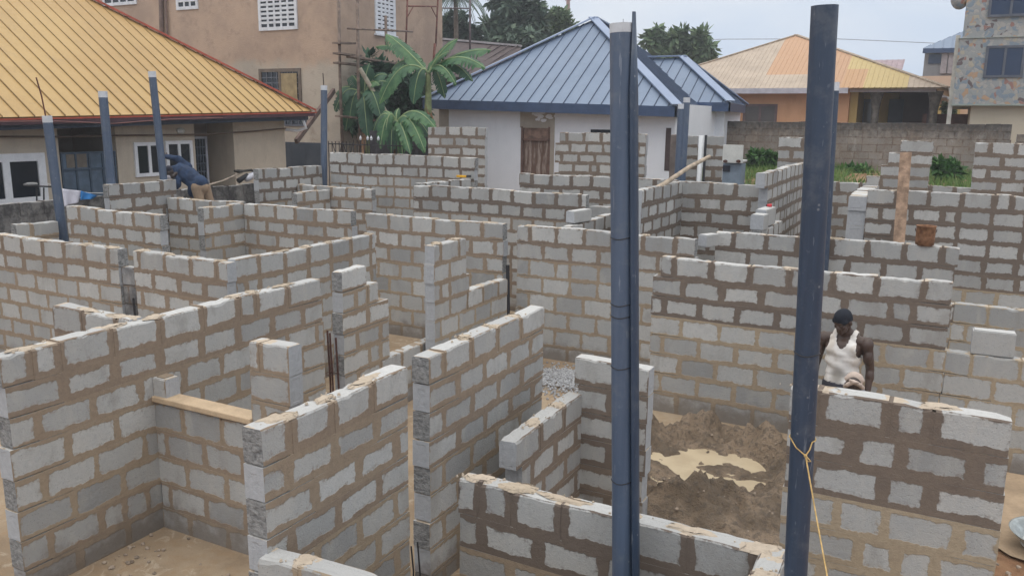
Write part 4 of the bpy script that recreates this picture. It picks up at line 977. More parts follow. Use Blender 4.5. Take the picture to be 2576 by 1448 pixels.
# replaced sheets: stepped patches along x and up the slope
xx = t.m('SUBTRACT', s[0], t.m('MULTIPLY', t.m('SUBTRACT', s[1], oy), .0))
def rect(x0, x1, z0, z1):
    M = t.m; return M('MULTIPLY', M('MULTIPLY', M('GREATER_THAN', xx, x0), M('LESS_THAN', xx, x1)), M('MULTIPLY', M('GREATER_THAN', s[2], z0), M('LESS_THAN', s[2], z1)))
RUST = (.52, .30, .17); YEL = (.56, .43, .18)
for (x0, x1, z0, z1, col) in ((-7.6, -5.6, 5.65, 9., RUST), (-5.6, -4.3, 5.0, 9., RUST), (-4.3, -1.8, 4.9, 6.9, YEL), (-4.3, -3.45, 4.9, 5.87, RUST)):
    c = t.mix(t.m('MULTIPLY', rect(x0, x1, z0, z1), .85), c, col)
c = t.mix(t.m('MULTIPLY', t.ss(n2, .5, .7), .25), c, (.30, .20, .14)); finish(t, c, .6, .1, n2, .01, .3); mOr = m
ez = onY(2000, 222, oy-.6).z
H0 = Vector((onY(1560, 222, oy-.6).x, oy-.6, ez)); H1 = Vector((onY(2385, 222, oy-.6).x, oy-.6, ez))
d = 6.0; apx = onY(2003, 88, oy-.6+d); H2 = Vector((H1.x, oy-.6+2*d, ez)); H3 = Vector((H0.x, oy-.6+2*d, ez))
mb = MB(); roof_plane(mb, [H0, H1, apx], H0, H1, .2, .06, .014, .1); roof_plane(mb, [H1, H2, apx], H1, H2, .24, .07, .03); roof_plane(mb, [H3, H0, apx], H3, H0, .24, .07, .03); part(mb, 'roof', mOr, OH)
mb = MB(); mb.beam(H0, apx, .25, .05); mb.beam(H1, apx, .25, .05); part(mb, 'ridge_cap', plain('ridge_tan', (.40, .31, .23), .6, var=.2), OH)
mOw = plaster('orange_render', (.60, .33, .19), (.66, .38, .225), (.5, .27, .16), .35, .6); mYw = plaster('yellow_render', (.54, .39, .16), (.60, .44, .19), (.45, .32, .13), .3, .6)
xa, xb, xc = onY(1800, 240, oy).x, onY(2138, 240, oy).x, onY(2354, 240, oy).x
mb = MB(); mb.box((xa, oy, .8), (xb, oy+.3, ez)); part(mb, 'wall', mOw, OH)
mb = MB(); mb.box((xb, oy+.3, .8), (xb+.3, oy+3, ez-.02)); mb.box((xb, oy+3, .8), (xb+1.75, oy+3.3, ez-.02)); part(mb, 'porch_wall', mYw, OH)
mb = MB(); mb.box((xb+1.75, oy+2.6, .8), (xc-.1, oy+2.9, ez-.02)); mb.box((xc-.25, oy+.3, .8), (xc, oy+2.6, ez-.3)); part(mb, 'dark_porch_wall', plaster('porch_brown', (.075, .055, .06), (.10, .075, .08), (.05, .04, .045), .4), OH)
mb = MB(); mb.box((xa, oy-.66, ez-.22), (xb-.02, oy-.6, ez+.0)); mb.box((xb, oy-.2, ez-.16), (xc, oy-.14, ez+.02)); part(mb, 'fascia', plain('lilac_fascia', (.52, .50, .55), .6, var=.1), OH)
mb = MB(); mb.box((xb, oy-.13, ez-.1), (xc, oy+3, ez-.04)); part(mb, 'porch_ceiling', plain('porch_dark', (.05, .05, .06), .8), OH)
Fo = Frame((0, oy, 0), (1, 0, 0), (0, -1, 0))
P, Q = onY(1871, 262, oy), onY(1953, 312, oy); window(Fo, OH, P.x, Q.x, Q.z-.4, P.z, 2, plain('mauve_frame', (.17, .115, .12), .6), M_GLASSG, .1)
Fo2 = Frame((0, oy+3, 0), (1, 0, 0), (0, -1, 0))
P, Q = onY(2138, 250, oy+3), onY(2205, 320, oy+3); window(Fo2, OH, P.x, Q.x, Q.z-.3, P.z, 2, M_DARKF, M_GLASSG, .12)
P, Q = onY(2238, 250, oy+2.6), onY(2268, 320, oy+2.6); mb = MB(); mb.box((P.x, oy+2.5, 1.2), (Q.x, oy+2.59, P.z)); part(mb, 'door', plain('navy_door', (.025, .035, .07), .5), OH)
for xpx in (2205, 2352):
    a = onY(xpx, 250, oy+.1).x; mb = MB(); mb.tube([(a, oy+.1, .8), (a, oy+.1, ez-.9), (a, oy+.1, ez-.5), (a, oy+.1, ez-.12)], [.13, .15, .2, .3], 12); part(mb, 'porch_column', plain('column_stone', (.16, .145, .13), .8, var=.35, scale=6), OH)

# ---- mosaic-clad building at right
MH = thing('apartment_block', (3, 36, .8), 'three-storey building clad in grey, blue and red broken-stone mosaic at the right edge', 'building')
my = 33.
m, t = new_mat('broken_stone_mosaic'); p = gpos(t)
vp = t.n('ShaderNodeVectorMath', {0: p, 1: t.n('ShaderNodeVectorMath', {0: t.n('ShaderNodeTexNoise', {'Vector': p, 'Scale': 3.}).outputs[1], 1: (.35, .35, .35)}, operation='MULTIPLY').outputs[0]}, operation='ADD').outputs[0]
vo = t.n('ShaderNodeTexVoronoi', {'Vector': vp, 'Scale': 7.5, 'Randomness': 1.}, feature='F1'); ve = t.n('ShaderNodeTexVoronoi', {'Vector': vp, 'Scale': 7.5, 'Randomness': 1.}, feature='DISTANCE_TO_EDGE')
sr = t.n('ShaderNodeSeparateColor', {0: vo.outputs['Color']}).outputs
c = t.ramp(sr[0], [(0., (.19, .24, .29)), (.18, (.30, .305, .30)), (.42, (.38, .355, .33)), (.66, (.29, .30, .295)), (.80, (.40, .35, .27)), (.87, (.43, .27, .16)), (.925, (.30, .14, .11)), (.965, (.11, .07, .07))])
c.node.color_ramp.interpolation = 'CONSTANT'
n2 = t.noise(30, 3, .6, p); c = t.mix(.12, c, t.mix(n2, (.2, .22, .23), (.40, .40, .40)))
c = t.mix(t.ss(ve.outputs[0], .0, .07), (.27, .28, .28), c); finish(t, c, .6, 0, ve.outputs[0], .02, .4); mMo = m
mx0 = onY(2408, 150, my).x; zb_, zm = onY(2420, 262, my).z, onY(2412, 98, my).z
mb = MB(); mb.box((mx0, my, zb_), (mx0+9, my+9, zm)); mb.box((mx0+.08, my+.04, zm+.02), (mx0+9, my+9, 12.5)); part(mb, 'wall', mMo, MH)
mb = MB(); mb.box((mx0-.03, my-.03, zb_-.05), (mx0+9, my+8.9, zb_)); mb.box((mx0-.03, my-.04, zm), (mx0+9, my+9, zm+.02)); part(mb, 'string_course', plain('greenish_edge', (.30, .34, .31), .7, var=.15), MH)
mCr = plaster('cream_render', (.52, .46, .36), (.57, .505, .40), (.45, .38, .29), .35, .5)
lx = onY(2440, 300, my+.3).x
mb = MB(); mb.box((lx, my+.3, .8), (mx0+9, my+8.5, zb_-.05)); part(mb, 'lower_wall', mCr, MH)
mb = MB(); mb.box((mx0-.12, my+.2, .8), (mx0+.02, my+.35, zb_+2.3)); part(mb, 'corner_pipe', plain('cream_pipe', (.56, .53, .47), .6), MH)
Fm = Frame((0, my, 0), (1, 0, 0), (0, -1, 0))
for (x0, y0, x1, y1) in ((2482, 116, 2572, 195), (2494, -40, 2600, 40)):
    P, Q = onY(x0, y0, my), onY(x1, y1, my); window(Fm, MH, P.x, Q.x, Q.z, P.z, 2, M_DARKF, M_GLASSB, .08)
# satellite-dish like bracket high on the corner
a = onY(2416, -6, my+.3); mb = MB(); mb.ell(a, (.30, .3, .40), 16, 10); part(mb, 'corbel', mMo, MH, smooth=True)
a = onY(2388, 300, my+6); tag(MB().box((a.x-1., my+6, .8), (a.x+1.6, my+6.2, onY(2380, 287, my+6).z)).build('gate', plain('brown_gate', (.16, .07, .055), .6, var=.2), base=(a.x, my+6, .8)), 'brown metal gate between the orange house and the mosaic building', 'gate')
mk = lambda px, py, Y: onY(px, py, Y)
# far houses
FH = thing('far_house', (2, 60, 0), 'distant grey house with a blue roof, left of the mosaic building', 'house')
A_, B_ = mk(2322, 122, 60), mk(2470, 122, 60)
mb = MB(); mb.box((mk(2327, 125, 60).x, 60.5, 0), (B_.x, 66, A_.z-.1)); part(mb, 'wall', plaster('grey_board', (.26, .26, .27), (.31, .31, .32), (.2, .2, .21), .4), FH)
ap = mk(2470, 60, 63)
mb = MB(); roof_plane(mb, [A_, B_, ap], A_, B_, .5, .06, .04); roof_plane(mb, [Vector((A_.x, 67, A_.z)), A_, ap], Vector((A_.x, 67, A_.z)), A_, .5, .06, .04); part(mb, 'roof', mBl, FH)
mb = MB(); mb.box((A_.x, 59.98, A_.z-.3), (B_.x, 60.1, A_.z-.02)); part(mb, 'fascia', mBf, FH)
P, Q = mk(2337, 137, 60.4), mk(2374, 160, 60.4); mb = MB(); mb.box((P.x, 60.42, Q.z), (Q.x, 60.49, P.z)); part(mb, 'window', M_GLASSB, FH)
for x in (2378, 2396, 2412):
    P = mk(x, 140, 60.3); mb = MB(); mb.box((P.x-.2, 60.2, mk(x, 185, 60.3).z), (P.x+.15, 60.48, A_.z-.3)); part(mb, 'column', plain('mauve_column', (.36, .32, .33), .7), FH)
PH = thing('far_house', (1, 52, 0), 'peach-coloured building showing between the orange roof and the mosaic building', 'house')
P, Q = mk(2300, 192, 52), mk(2440, 240, 52); mb = MB(); mb.box((P.x, 52, 0), (Q.x, 57, P.z)); part(mb, 'wall', plaster('peach_render', (.66, .47, .35), (.7, .51, .385), (.6, .42, .31), .3), PH)
P, Q = mk(2352, 262, 51), mk(2412, 310, 51); mb = MB(); mb.box((P.x, 51.4, 1), (Q.x, 51.98, P.z)); part(mb, 'yellow_annex', mYw, PH)
P, Q = mk(2340, 238, 51.5), mk(2410, 246, 51.5); mb = MB(); mb.box((P.x, 51.3, Q.z), (Q.x, 52.1, P.z)); part(mb, 'ledge', plain('ledge_grey', (.3, .28, .29), .7), PH)
P, Q = mk(2386, 219, 51.5), mk(2407, 250, 51.5); mb = MB(); mb.box((P.x, 51.1, Q.z), (Q.x, 51.6, P.z)); part(mb, 'air_conditioner', plain('ac_grey', (.42, .44, .46), .5), PH)
KH = thing('far_house', (-3, 70, 0), 'far pinkish sheet roof just above the orange house\'s right slope', 'house')
P, Q = mk(2130, 152, 70), mk(2262, 200, 70)
mb = MB(); e0, e1 = Vector((P.x, 70, Q.z)), Vector((Q.x, 70, Q.z)); roof_plane(mb, [e0, e1, Vector((Q.x, 75, P.z+.3)), Vector((P.x, 75, P.z+.3))], e0, e1, .4, .08, .04); part(mb, 'roof', plain('pink_sheet', (.38, .28, .30), .6, var=.2), KH)
mb = MB(); mb.box((P.x+.3, 70.4, 0), (Q.x-.05, 75, Q.z)); part(mb, 'wall', plain('pink_wall', (.34, .25, .26), .8), KH)
SH = thing('shed', (-17, 36, 0), 'long shed with a dark brown roof behind the banana plants', 'shed')
P, Q, P2, Q2 = mk(1060, 96, 40), mk(1310, 118, 40), mk(1060, 190, 35), mk(1310, 200, 35)
mb = MB(); roof_plane(mb, [P2, Q2, Q, P], P2, Q2, .5, .06, .03); part(mb, 'roof', plain('dark_brown_sheet', (.085, .06, .06), .7, var=.2), SH)
mb = MB(); mb.beam(P+Vector((0, 0, .05)), Q+Vector((0, 0, .05)), .3, .1); part(mb, 'ridge', plain('pale_ridge', (.40, .38, .40), .6), SH)
mb = MB(); mb.box((P2.x+.3, 35.6, 0), (Q2.x-.3, 40, P2.z-.05)); part(mb, 'wall', plain('shed_wall', (.07, .06, .06), .8), SH)
# old block wall behind the grass
W('old brown block wall with a blackened top behind the grassy strip at the right', 'B', 31.0, -7.55, 1.65, 3.63, .245, seed=80, dark=0, wl=.55, crust=0, group='old boundary walls', mat=M_OLD, name='boundary_wall', cat='wall', width=.012, zb=1.2, t=.2, blk=.46)
W('blackened end stretch of old wall at the right edge behind the last rear pier', 'B', 30.2, 1.75, 4.2, 3.35, .245, seed=81, dark=9, wd=.9, crust=0, group='old boundary walls', mat=M_OLD, name='boundary_wall', cat='wall', width=.012, zb=1.2, t=.2)
for lab, x, y, r, col in (('larger pink bundle lying on top of the old brown wall', 2331, 309, .2, (.62, .28, .33)), ('smaller pink bundle lying on top of the old brown wall', 2353, 311, .17, (.55, .24, .28))):
    a = onY(x, y, 31.05); tag(MB().ell((0, 0, 0), (r, .12, r*.7), 10, 7, .08, random.Random(3)).build('cloth_bundle', plain('pink_cloth', col, .8), base=(a.x, 31.1, 3.70), smooth=True), lab, 'bundle')
# ================================================================ vegetation
def leaf_mat(name, a, b, c=None, rough=.55):
    m, t = new_mat(name); p = gpos(t)
    rnd = t.n('ShaderNodeNewGeometry').outputs['Random Per Island']
    n1 = t.noise(.9, 3, .6, p)
    col = t.ramp(rnd, [(0., a), (.65, b), (1., c or tuple(min(1, x*1.5) for x in b))])
    col = t.mix(t.m('MULTIPLY', t.ss(n1, .4, .65), .4), col, tuple(x*.6 for x in a))
    pr = t.n('ShaderNodeBsdfPrincipled', {'Base Color': col, 'Roughness': rough, 'Specular IOR Level': .3})
    tr = t.n('ShaderNodeBsdfTranslucent', {'Color': col})
    mx = t.n('ShaderNodeMixShader', {0: .22, 1: pr.outputs[0], 2: tr.outputs[0]})
    t.n('ShaderNodeOutputMaterial', {'Surface': mx.outputs[0]}); return m
M_BARK = plain('bark', (.13, .10, .08), .9, var=.3, scale=6, bump=1.)
def tree(label, base, blobs, nleaf, L, mat, seed, trunk_r=.3, name='tree', cat='tree', droop=.3, group=None):
    group = group or {'tree': 'trees behind the houses', 'shrub': 'shrubs', 'weed': 'weeds'}[name]
    """blobs: (centre, radius xyz, weight) world coords; leaves fill the outer shell of each clump"""
    rg = random.Random(seed); t = thing(name, base, label, cat, group); b = Vector(base)
    blobs = [(c, tuple(x*.70 for x in r), w) for c, r, w in blobs]; tot = sum(w for _, _, w in blobs); mb = MB()
    for c, r, w in blobs:
        c = Vector(c)-b; sub = [(Vector((rg.gauss(0, .55), rg.gauss(0, .55), rg.gauss(0, .5))), rg.uniform(.28, .5)) for _ in range(14)]
        for k in range(int(nleaf*w/tot)):
            s, sr = rg.choice(sub); d = Vector((rg.gauss(0, 1), rg.gauss(0, 1), rg.gauss(0, 1))).normalized()
            q = s+d*sr*rg.uniform(.55, 1.)
            p = c+Vector((q.x*r[0], q.y*r[1], q.z*r[2]))
            dd = (d+Vector((rg.gauss(0, .4), rg.gauss(0, .4), rg.gauss(0, .4)-droop))).normalized()
            ll = L*rg.uniform(.6, 1.25); mb.leaf(p, dd, (rg.gauss(0, .5), rg.gauss(0, .5), 1), ll, ll*rg.uniform(.35, .55))
    mb.build('crown', mat, t)
    mb = MB(); top = sum((Vector(c) for c, _, _ in blobs), Vector())/len(blobs)-b; fork = Vector((top.x*.5, top.y*.5, top.z*.55))
    mb.tube([(0, 0, -.2), (fork.x*.4+.1, fork.y*.4, fork.z*.5), fork], [trunk_r, trunk_r*.8, trunk_r*.65], 9)
    for c, r, w in blobs:
        c = Vector(c)-b; mid = fork.lerp(c, .5)+Vector((rg.uniform(-.2, .2), rg.uniform(-.2, .2), .1)); mb.tube([fork, mid, c+Vector((0, 0, r[2]*.3))], [trunk_r*.5, trunk_r*.3, trunk_r*.1], 6)
    mb.build('trunk', M_BARK, t, smooth=True); return t
def pxblob(x, y, Y, rx, ry, w=1.):
    c = onY(x, y, Y); d = (c-Vector((0, 0, EYE))).dot(Vector((aX.z, aY.z, aZ.z))); s = d/FPX
    return (c, (rx*s, rx*s*.8, ry*s), w)
LM = leaf_mat('hazed_mango_leaves', (.065, .105, .085), (.11, .165, .12), (.19, .25, .17))  # distance haze put into the leaf colour: lifted and greyed
LM2 = leaf_mat('hazed_bright_leaves', (.08, .135, .08), (.15, .22, .115), (.24, .32, .18))  # lifted for distance haze as well
LM3 = leaf_mat('weed_leaves', (.035, .10, .025), (.075, .19, .045), (.13, .27, .07))
tree('large dark drooping tree rising behind the blue roof\'s left slope', (onY(1310, 150, 50).x, 50, 1.2),
     [pxblob(1300, 30, 50, 52, 55, 2.5), pxblob(1250, 72, 49, 42, 32, 1.3), pxblob(1345, 40, 50, 38, 58, 2.), pxblob(1235, 105, 48, 34, 22, .9), pxblob(1300, 95, 49, 60, 32, 1.6), pxblob(1335, 110, 48, 32, 28, 1.), pxblob(1275, -10, 50, 40, 28, 1.)], 8200, .6, LM, 11, .5, droop=.6)
tree('lighter open-crowned tree beside the mast, behind the blue roof', (onY(1400, 120, 54).x, 54, 1.2),
     [pxblob(1398, 38, 54, 26, 18, 1.2), pxblob(1385, 72, 54, 24, 18, 1.), pxblob(1420, 62, 54, 22, 22, 1.), pxblob(1390, 98, 54, 30, 16, 1.), pxblob(1440, 80, 55, 14, 16, .5)], 3600, .45, LM2, 12, .25)
tree('round leafy tree behind the ridge between the blue and the orange roofs', (onY(1712, 140, 62).x, 62, 1.2),
     [pxblob(1650, 108, 62, 30, 24, 1.), pxblob(1700, 105, 62, 34, 28, 1.3), pxblob(1745, 112, 62, 30, 26, 1.), pxblob(1775, 130, 62, 26, 16, .8), pxblob(1762, 92, 62, 12, 18, .5), pxblob(1712, 84, 62, 16, 16, .5), pxblob(1650, 84, 62, 14, 16, .4), pxblob(1690, 138, 62, 60, 14, 1.)], 3000, .75, LM2, 13, .35)
tree('dark rounded tree mass behind the right edge of the tan building', (onY(1160, 120, 46).x, 46, 1.2),
     [pxblob(1150, 62, 46, 34, 26, 1.2), pxblob(1180, 85, 46, 32, 22, 1.), pxblob(1135, 95, 46, 30, 24, 1.)], 5200, .42, leaf_mat('dark_leaves', (.028, .05, .042), (.045, .08, .06)), 14, .3)
# palm
pl = thing('palm_tree', (onY(1150, 60, 44).x, 44, 1.2), 'palm with thin drooping fronds at the top, just right of the tan building', 'palm')
pc = onY(1146, -14, 44)-Vector(pl.location); MB().tube([(0, 0, -.2), (pc.x*.3, 0, pc.z*.5), pc], [.2, .16, .13], 9).build('trunk', M_BARK, pl, smooth=True)
rg = random.Random(6)
for k in range(15):
    az = 6.2832*k/15+rg.uniform(-.15, .15); el = rg.uniform(.0, .7); L = rg.uniform(1.9, 2.6); mb = MB(); pts = []
    for i in range(11):
        f = i/10; pts.append(pc+Vector((math.cos(az)*L*f*(1-.12*f), math.sin(az)*L*f*(1-.12*f), L*(el*f-1.15*f*f))))
    mb.tube(pts, [.03*(1-.08*i) for i in range(11)], 5)
    for i in range(1, 11):
        for sgn in (-1, 1):
            for h in (0., .5):
                q = pts[i-1].lerp(pts[i], h+.3 if h+.3 < 1 else .95); side = Vector((-math.sin(az), math.cos(az), 0))*sgn
                mb.leaf(q, side*.7+Vector((math.cos(az)*.5, math.sin(az)*.5, -.55)), (0, 0, 1), .62*(1-.45*abs(i/10-.45)), .06)
    mb.build('frond', LM, pl)
# banana plants
def banana_mat(name, a, b, tip=None):
    m, t = new_mat(name); p = gpos(t); n1 = t.noise(2.5, 4, .6, p); n2 = t.noise(24, 3, .6, p)
    col = t.mix(t.ss(n1, .35, .65), a, b); col = t.mix(t.m('MULTIPLY', t.ss(n2, .5, .7), .25), col, tuple(x*.6 for x in a))
    pr = t.n('ShaderNodeBsdfPrincipled', {'Base Color': col, 'Roughness': .42, 'Specular IOR Level': .4}); tr = t.n('ShaderNodeBsdfTranslucent', {'Color': col})
    t.n('ShaderNodeOutputMaterial', {'Surface': t.n('ShaderNodeMixShader', {0: .25, 1: pr.outputs[0], 2: tr.outputs[0]}).outputs[0]}); return m
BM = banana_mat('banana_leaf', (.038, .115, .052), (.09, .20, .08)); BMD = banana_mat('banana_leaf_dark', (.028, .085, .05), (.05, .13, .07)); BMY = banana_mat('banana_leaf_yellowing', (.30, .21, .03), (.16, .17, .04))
M_RIB = plain('banana_rib', (.26, .34, .17), .6, var=.1); M_DRY = plain('dry_leaf', (.25, .14, .08), .9, var=.3, scale=8)
def banana(label, base, crown, leaves, seed, stem_r=.13):
    rg = random.Random(seed); t = thing('banana_plant', base, label, 'banana plant', 'banana plants'); b = Vector(base); C = Vector(crown)-b
    mb = MB(); mb.tube([(0, 0, -.2), C*.5+Vector((.05, .03, 0)), C], [stem_r*1.25, stem_r, stem_r*.55], 10); mb.build('stem', plain('banana_stem', (.16, .19, .08), .7, var=.3, scale=5), t, smooth=True)
    for (T_, arch, wid, mt) in leaves:
        T_ = Vector(T_)-b; D = T_-C; n = 18; pts = []
        for i in range(n+1):
            f = i/n; pts.append(C+D*f+Vector((0, 0, arch*4*f*(1-f)))+Vector((0, -.25*math.sin(f*3), 0))*.3)
        side0 = None; mb = MB(); cam_dir = Vector((C.x+b.x, C.y+b.y, 0)).normalized()
        prev = {1: None, -1: None}
        for i in range(2, n):
            f0, f1 = i/n, (i+1)/n; d = (pts[i+1]-pts[i]).normalized()
            sd = d.cross(Vector((0, 0, 1))*.75-cam_dir*.65); sd.normalize()
            prof = lambda f: .97*wid*max(.02, math.sin(math.pi*min(1, (f-.08)/.98))**.55)*(1 if f < .9 else (1.02-f)/.12)
            for sg in (-1, 1):
                w0, w1 = prof(f0)*rg.uniform(.92, 1.05), prof(f1)*rg.uniform(.92, 1.05); dr = Vector((0, 0, -.38))
                tear = rg.random() < .6; e0 = pts[i]+sd*sg*w0+dr*w0+d*(.035 if tear else 0); e1 = pts[i+1]+sd*sg*w1+dr*w1+(dr*.25 if tear else Vector())
                m0, m1 = pts[i]+sd*sg*w0*.5+dr*w0*.28, pts[i+1]+sd*sg*w1*.5+dr*w1*.28
                mb.poly([pts[i], m0, m1, pts[i+1]]); mb.poly([m0, e0, e1-d*(.08 if tear else 0), m1])
        lf = mb.build('leaf', mt, t); rb = MB().tube(pts, [.03*(1-.85*i/n)+.004 for i in range(n+1)], 6).build('midrib', M_RIB, lf, smooth=True)
    for k in range(3):
        az = rg.uniform(0, 6.28); mb = MB(); q = C*.8
        for i in range(5):
            a0 = q+Vector((math.cos(az)*.12*i, math.sin(az)*.12*i, -.28*i)); a1 = q+Vector((math.cos(az)*.12*(i+1), math.sin(az)*.12*(i+1), -.28*(i+1))); s = Vector((-math.sin(az), math.cos(az), 0))*(.1-.012*i)
            mb.poly([a0-s, a0+s, a1+s*.9, a1-s*.9])
        mb.build('dry_leaf', M_DRY, t)
    return t
P = lambda x, y, Y: onY(x, y, Y)
by1, by2, by3 = 22.6, 21.2, 23.6
banana('tall banana plant with broad upright leaves touching the blue roof\'s left end', (P(1062, 300, by1).x, by1, .25), P(1078, 186, by1),
       [(P(972, 86, by1), .12, .34, BM), (P(1152, 98, by1), .15, .27, BM), (P(1236, 126, by1+.3), .22, .30, BM), (P(1222, 172, by1-.5), .40, .25, BM), (P(1148, 214, by1-.6), .40, .2, BM),
        (P(946, 118, by1+.6), .30, .20, BM), (P(955, 262, by1-.5), .65, .32, BM), (P(1030, 150, by1+.5), .1, .15, BM), (P(1110, 150, by1+.3), .1, .2, BM), (P(1000, 215, by1+.8), .4, .3, BMD), (P(1010, 120, by1+.5), .15, .26, BM), (P(1190, 205, by1+.2), .45, .24, BMD), (P(1130, 130, by1-.3), .12, .18, BM), (P(985, 175, by1+.2), .35, .28, BMD), (P(1040, 262, by1-.3), .5, .26, BMD), (P(1120, 248, by1+.5), .5, .24, BMD)], 21, .15)
banana('low banana plant with arching leaves and a yellowing tip, just behind the rear left wall', (P(1003, 400, by2).x, by2, .1), P(998, 310, by2),
       [(P(1096, 322, by2-.3), .42, .27, BM), (P(1070, 384, by2-.6), .55, .24, BM), (P(1033, 388, by2-.8), .35, .2, BM), (P(957, 374, by2-.5), .52, .22, BM), (P(965, 282, by2+.3), .15, .16, BM), (P(1004, 272, by2+.2), .05, .1, BM), (P(1060, 368, by2-.3), .40, .14, BMY), (P(985, 385, by2-.3), .4, .2, BMD), (P(940, 330, by2+.2), .4, .2, BMD), (P(1085, 350, by2+.3), .45, .2, BMD), (P(1015, 395, by2-.2), .4, .18, BM), (P(970, 345, by2-.4), .45, .2, BM)], 22, .12)
banana('dark shaded banana plant under the scaffold planks by the tan building', (P(915, 330, by3).x, by3, .3), P(917, 246, by3),
       [(P(845, 236, by3), .3, .3, BMD), (P(843, 280, by3-.3), .5, .32, BMD), (P(880, 300, by3-.3), .5, .3, BMD), (P(972, 262, by3), .4, .34, BMD), (P(960, 300, by3-.5), .6, .32, BMD), (P(930, 160, by3), .1, .3, BMD), (P(975, 190, by3+.3), .3, .34, BMD), (P(885, 190, by3+.2), .2, .28, BMD), (P(925, 345, by3-.4), .5, .3, BMD), (P(1000, 225, by3+.2), .4, .3, BMD), (P(870, 330, by3-.2), .55, .28, BMD), (P(955, 215, by3-.2), .3, .26, BM)], 23, .14)
def bush(label, x, y, Y, rx, ry, n, L, mat, seed, name='shrub', cat='shrub'):
    c, r, _ = pxblob(x, y, Y, rx, ry); gz = ground_z(c.x, Y)
    return tree(label, (c.x, Y, gz), [(c, r, 1.), (c-Vector((r[0]*.4, 0, r[2]*.2)), (r[0]*.6, r[1]*.8, r[2]*.8), .6), (c+Vector((r[0]*.45, .1, -r[2]*.25)), (r[0]*.6, r[1]*.8, r[2]*.8), .6)], n, L, mat, seed, .05, name, cat, .1)
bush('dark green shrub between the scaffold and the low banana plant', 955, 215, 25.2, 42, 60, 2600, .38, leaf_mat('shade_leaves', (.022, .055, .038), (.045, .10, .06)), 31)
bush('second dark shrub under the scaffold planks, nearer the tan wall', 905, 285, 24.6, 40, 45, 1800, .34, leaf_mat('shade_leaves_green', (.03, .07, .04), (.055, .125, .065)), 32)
bush('bright green weedy shrub right of the grey cabinet', 1918, 398, 29.6, 40, 24, 2600, .22, LM3, 33)
bush('small broad-leaved weed in the opening before the last rear pier', 2385, 425, 27.5, 30, 24, 1100, .24, LM3, 34, 'weed', 'weed')
bush('low green weed patch at the foot of the old wall behind the stepped pier', 2150, 425, 30.2, 36, 10, 700, .2, LM3, 35, 'weed', 'weed')
bush('trimmed green bush by the yellow annex left of the mosaic building', 2385, 272, 46., 14, 12, 700, .25, LM2, 36)
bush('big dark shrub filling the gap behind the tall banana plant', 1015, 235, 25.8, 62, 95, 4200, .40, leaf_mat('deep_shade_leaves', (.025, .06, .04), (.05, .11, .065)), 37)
# grass
rg = random.Random(9); mb = MB()
for _ in range(20000):
    x = rg.uniform(-8.5, 3.2); y = rg.uniform(22.5, 30.9)
    d = mnoise.noise(Vector((x*.6, y*.6, 0)))
    if rg.random() > .62+d or (abs(x+1.9) < .9 and y > 26 and rg.random() < .85): continue
    z = ground_z(x, y); h = rg.uniform(.10, .32)*(1+.5*d); a = rg.uniform(0, 6.28); w_ = rg.uniform(.012, .03); lx_, ly_ = rg.gauss(0, .1), rg.gauss(0, .1)
    mb.poly([(x-math.cos(a)*w_, y-math.sin(a)*w_, z), (x+math.cos(a)*w_, y+math.sin(a)*w_, z), (x+lx_, y+ly_, z+h)])
tag(mb.build('grass', leaf_mat('grass_blades', (.09, .17, .045), (.17, .28, .075), (.30, .33, .14))), 'rough green grass behind the rear piers', 'grass', kind='stuff')

# ================================================================ scaffolds, fence, mast, wires
def poles(name, label, items, mat, Y=None, X=None, cat='scaffold', parent_items=None):
    f = (lambda x, y, o: onX(x, y, X+o)) if X is not None else (lambda x, y, o: onY(x, y, Y+o))
    first = f(*items[0][1][0], items[0][2] if len(items[0]) > 2 else 0)
    t = thing(name, (first.x, first.y, .5), label, cat); o = Vector(t.location)
    for nm, pts, off, r in items:
        P_ = [f(x, y, off)-o for x, y in pts]
        mb = MB()
        if nm == 'plank': mb.beam(P_[0], P_[-1], .32, .06)
        else: mb.tube(P_, r, 8)
        mb.build(nm, mat, t, smooth=nm != 'plank')
    return t
sx = tx+.9
poles('wooden_scaffold', 'weathered wooden pole scaffold with planks at the corner of the tan building',
      [('pole', [(852, -30), (855, 190), (862, 390)], 0, .05), ('pole', [(899, -5), (901, 190), (908, 400)], .5, .055), ('pole', [(1013, 120), (1013, 240), (1014, 330)], .3, .055), ('pole', [(970, 40), (972, 130)], .3, .05),
       ('plank', [(846, 134), (902, 142)], .2, 0), ('plank', [(880, 143), (1032, 166)], .35, 0), ('plank', [(847, 158), (905, 165)], .1, 0), ('plank', [(852, 292), (925, 300)], .3, 0), ('plank', [(925, 300), (985, 312)], .3, 0),
       ('ledger', [(874, 72), (1038, 80)], .55, .035), ('plank', [(845, 108), (888, 110)], .1, 0)], plain('scaffold_wood', (.22, .165, .135), .85, var=.3, scale=5), X=sx)
tag(MB().tube([onX(905, 172, sx+.8), onX(972, 286, sx+1.4)], [.07, .085], 10).build('prop_pole', plain('pale_bamboo', (.42, .38, .30), .7, var=.2, scale=5), base=onX(972, 286, sx+1.4)), 'pale round pole slanting down from the scaffold into the banana leaves', 'pole')
tag(MB().beam(onX(840, 228, tx+.5), onX(745, 356, tx+1.6), .1, .16).build('prop_beam', plain('brown_beam', (.15, .10, .085), .85, var=.2), base=onX(745, 356, tx+1.6)), 'brown beam leaning diagonally beside the far corner of the yellow roof', 'beam')
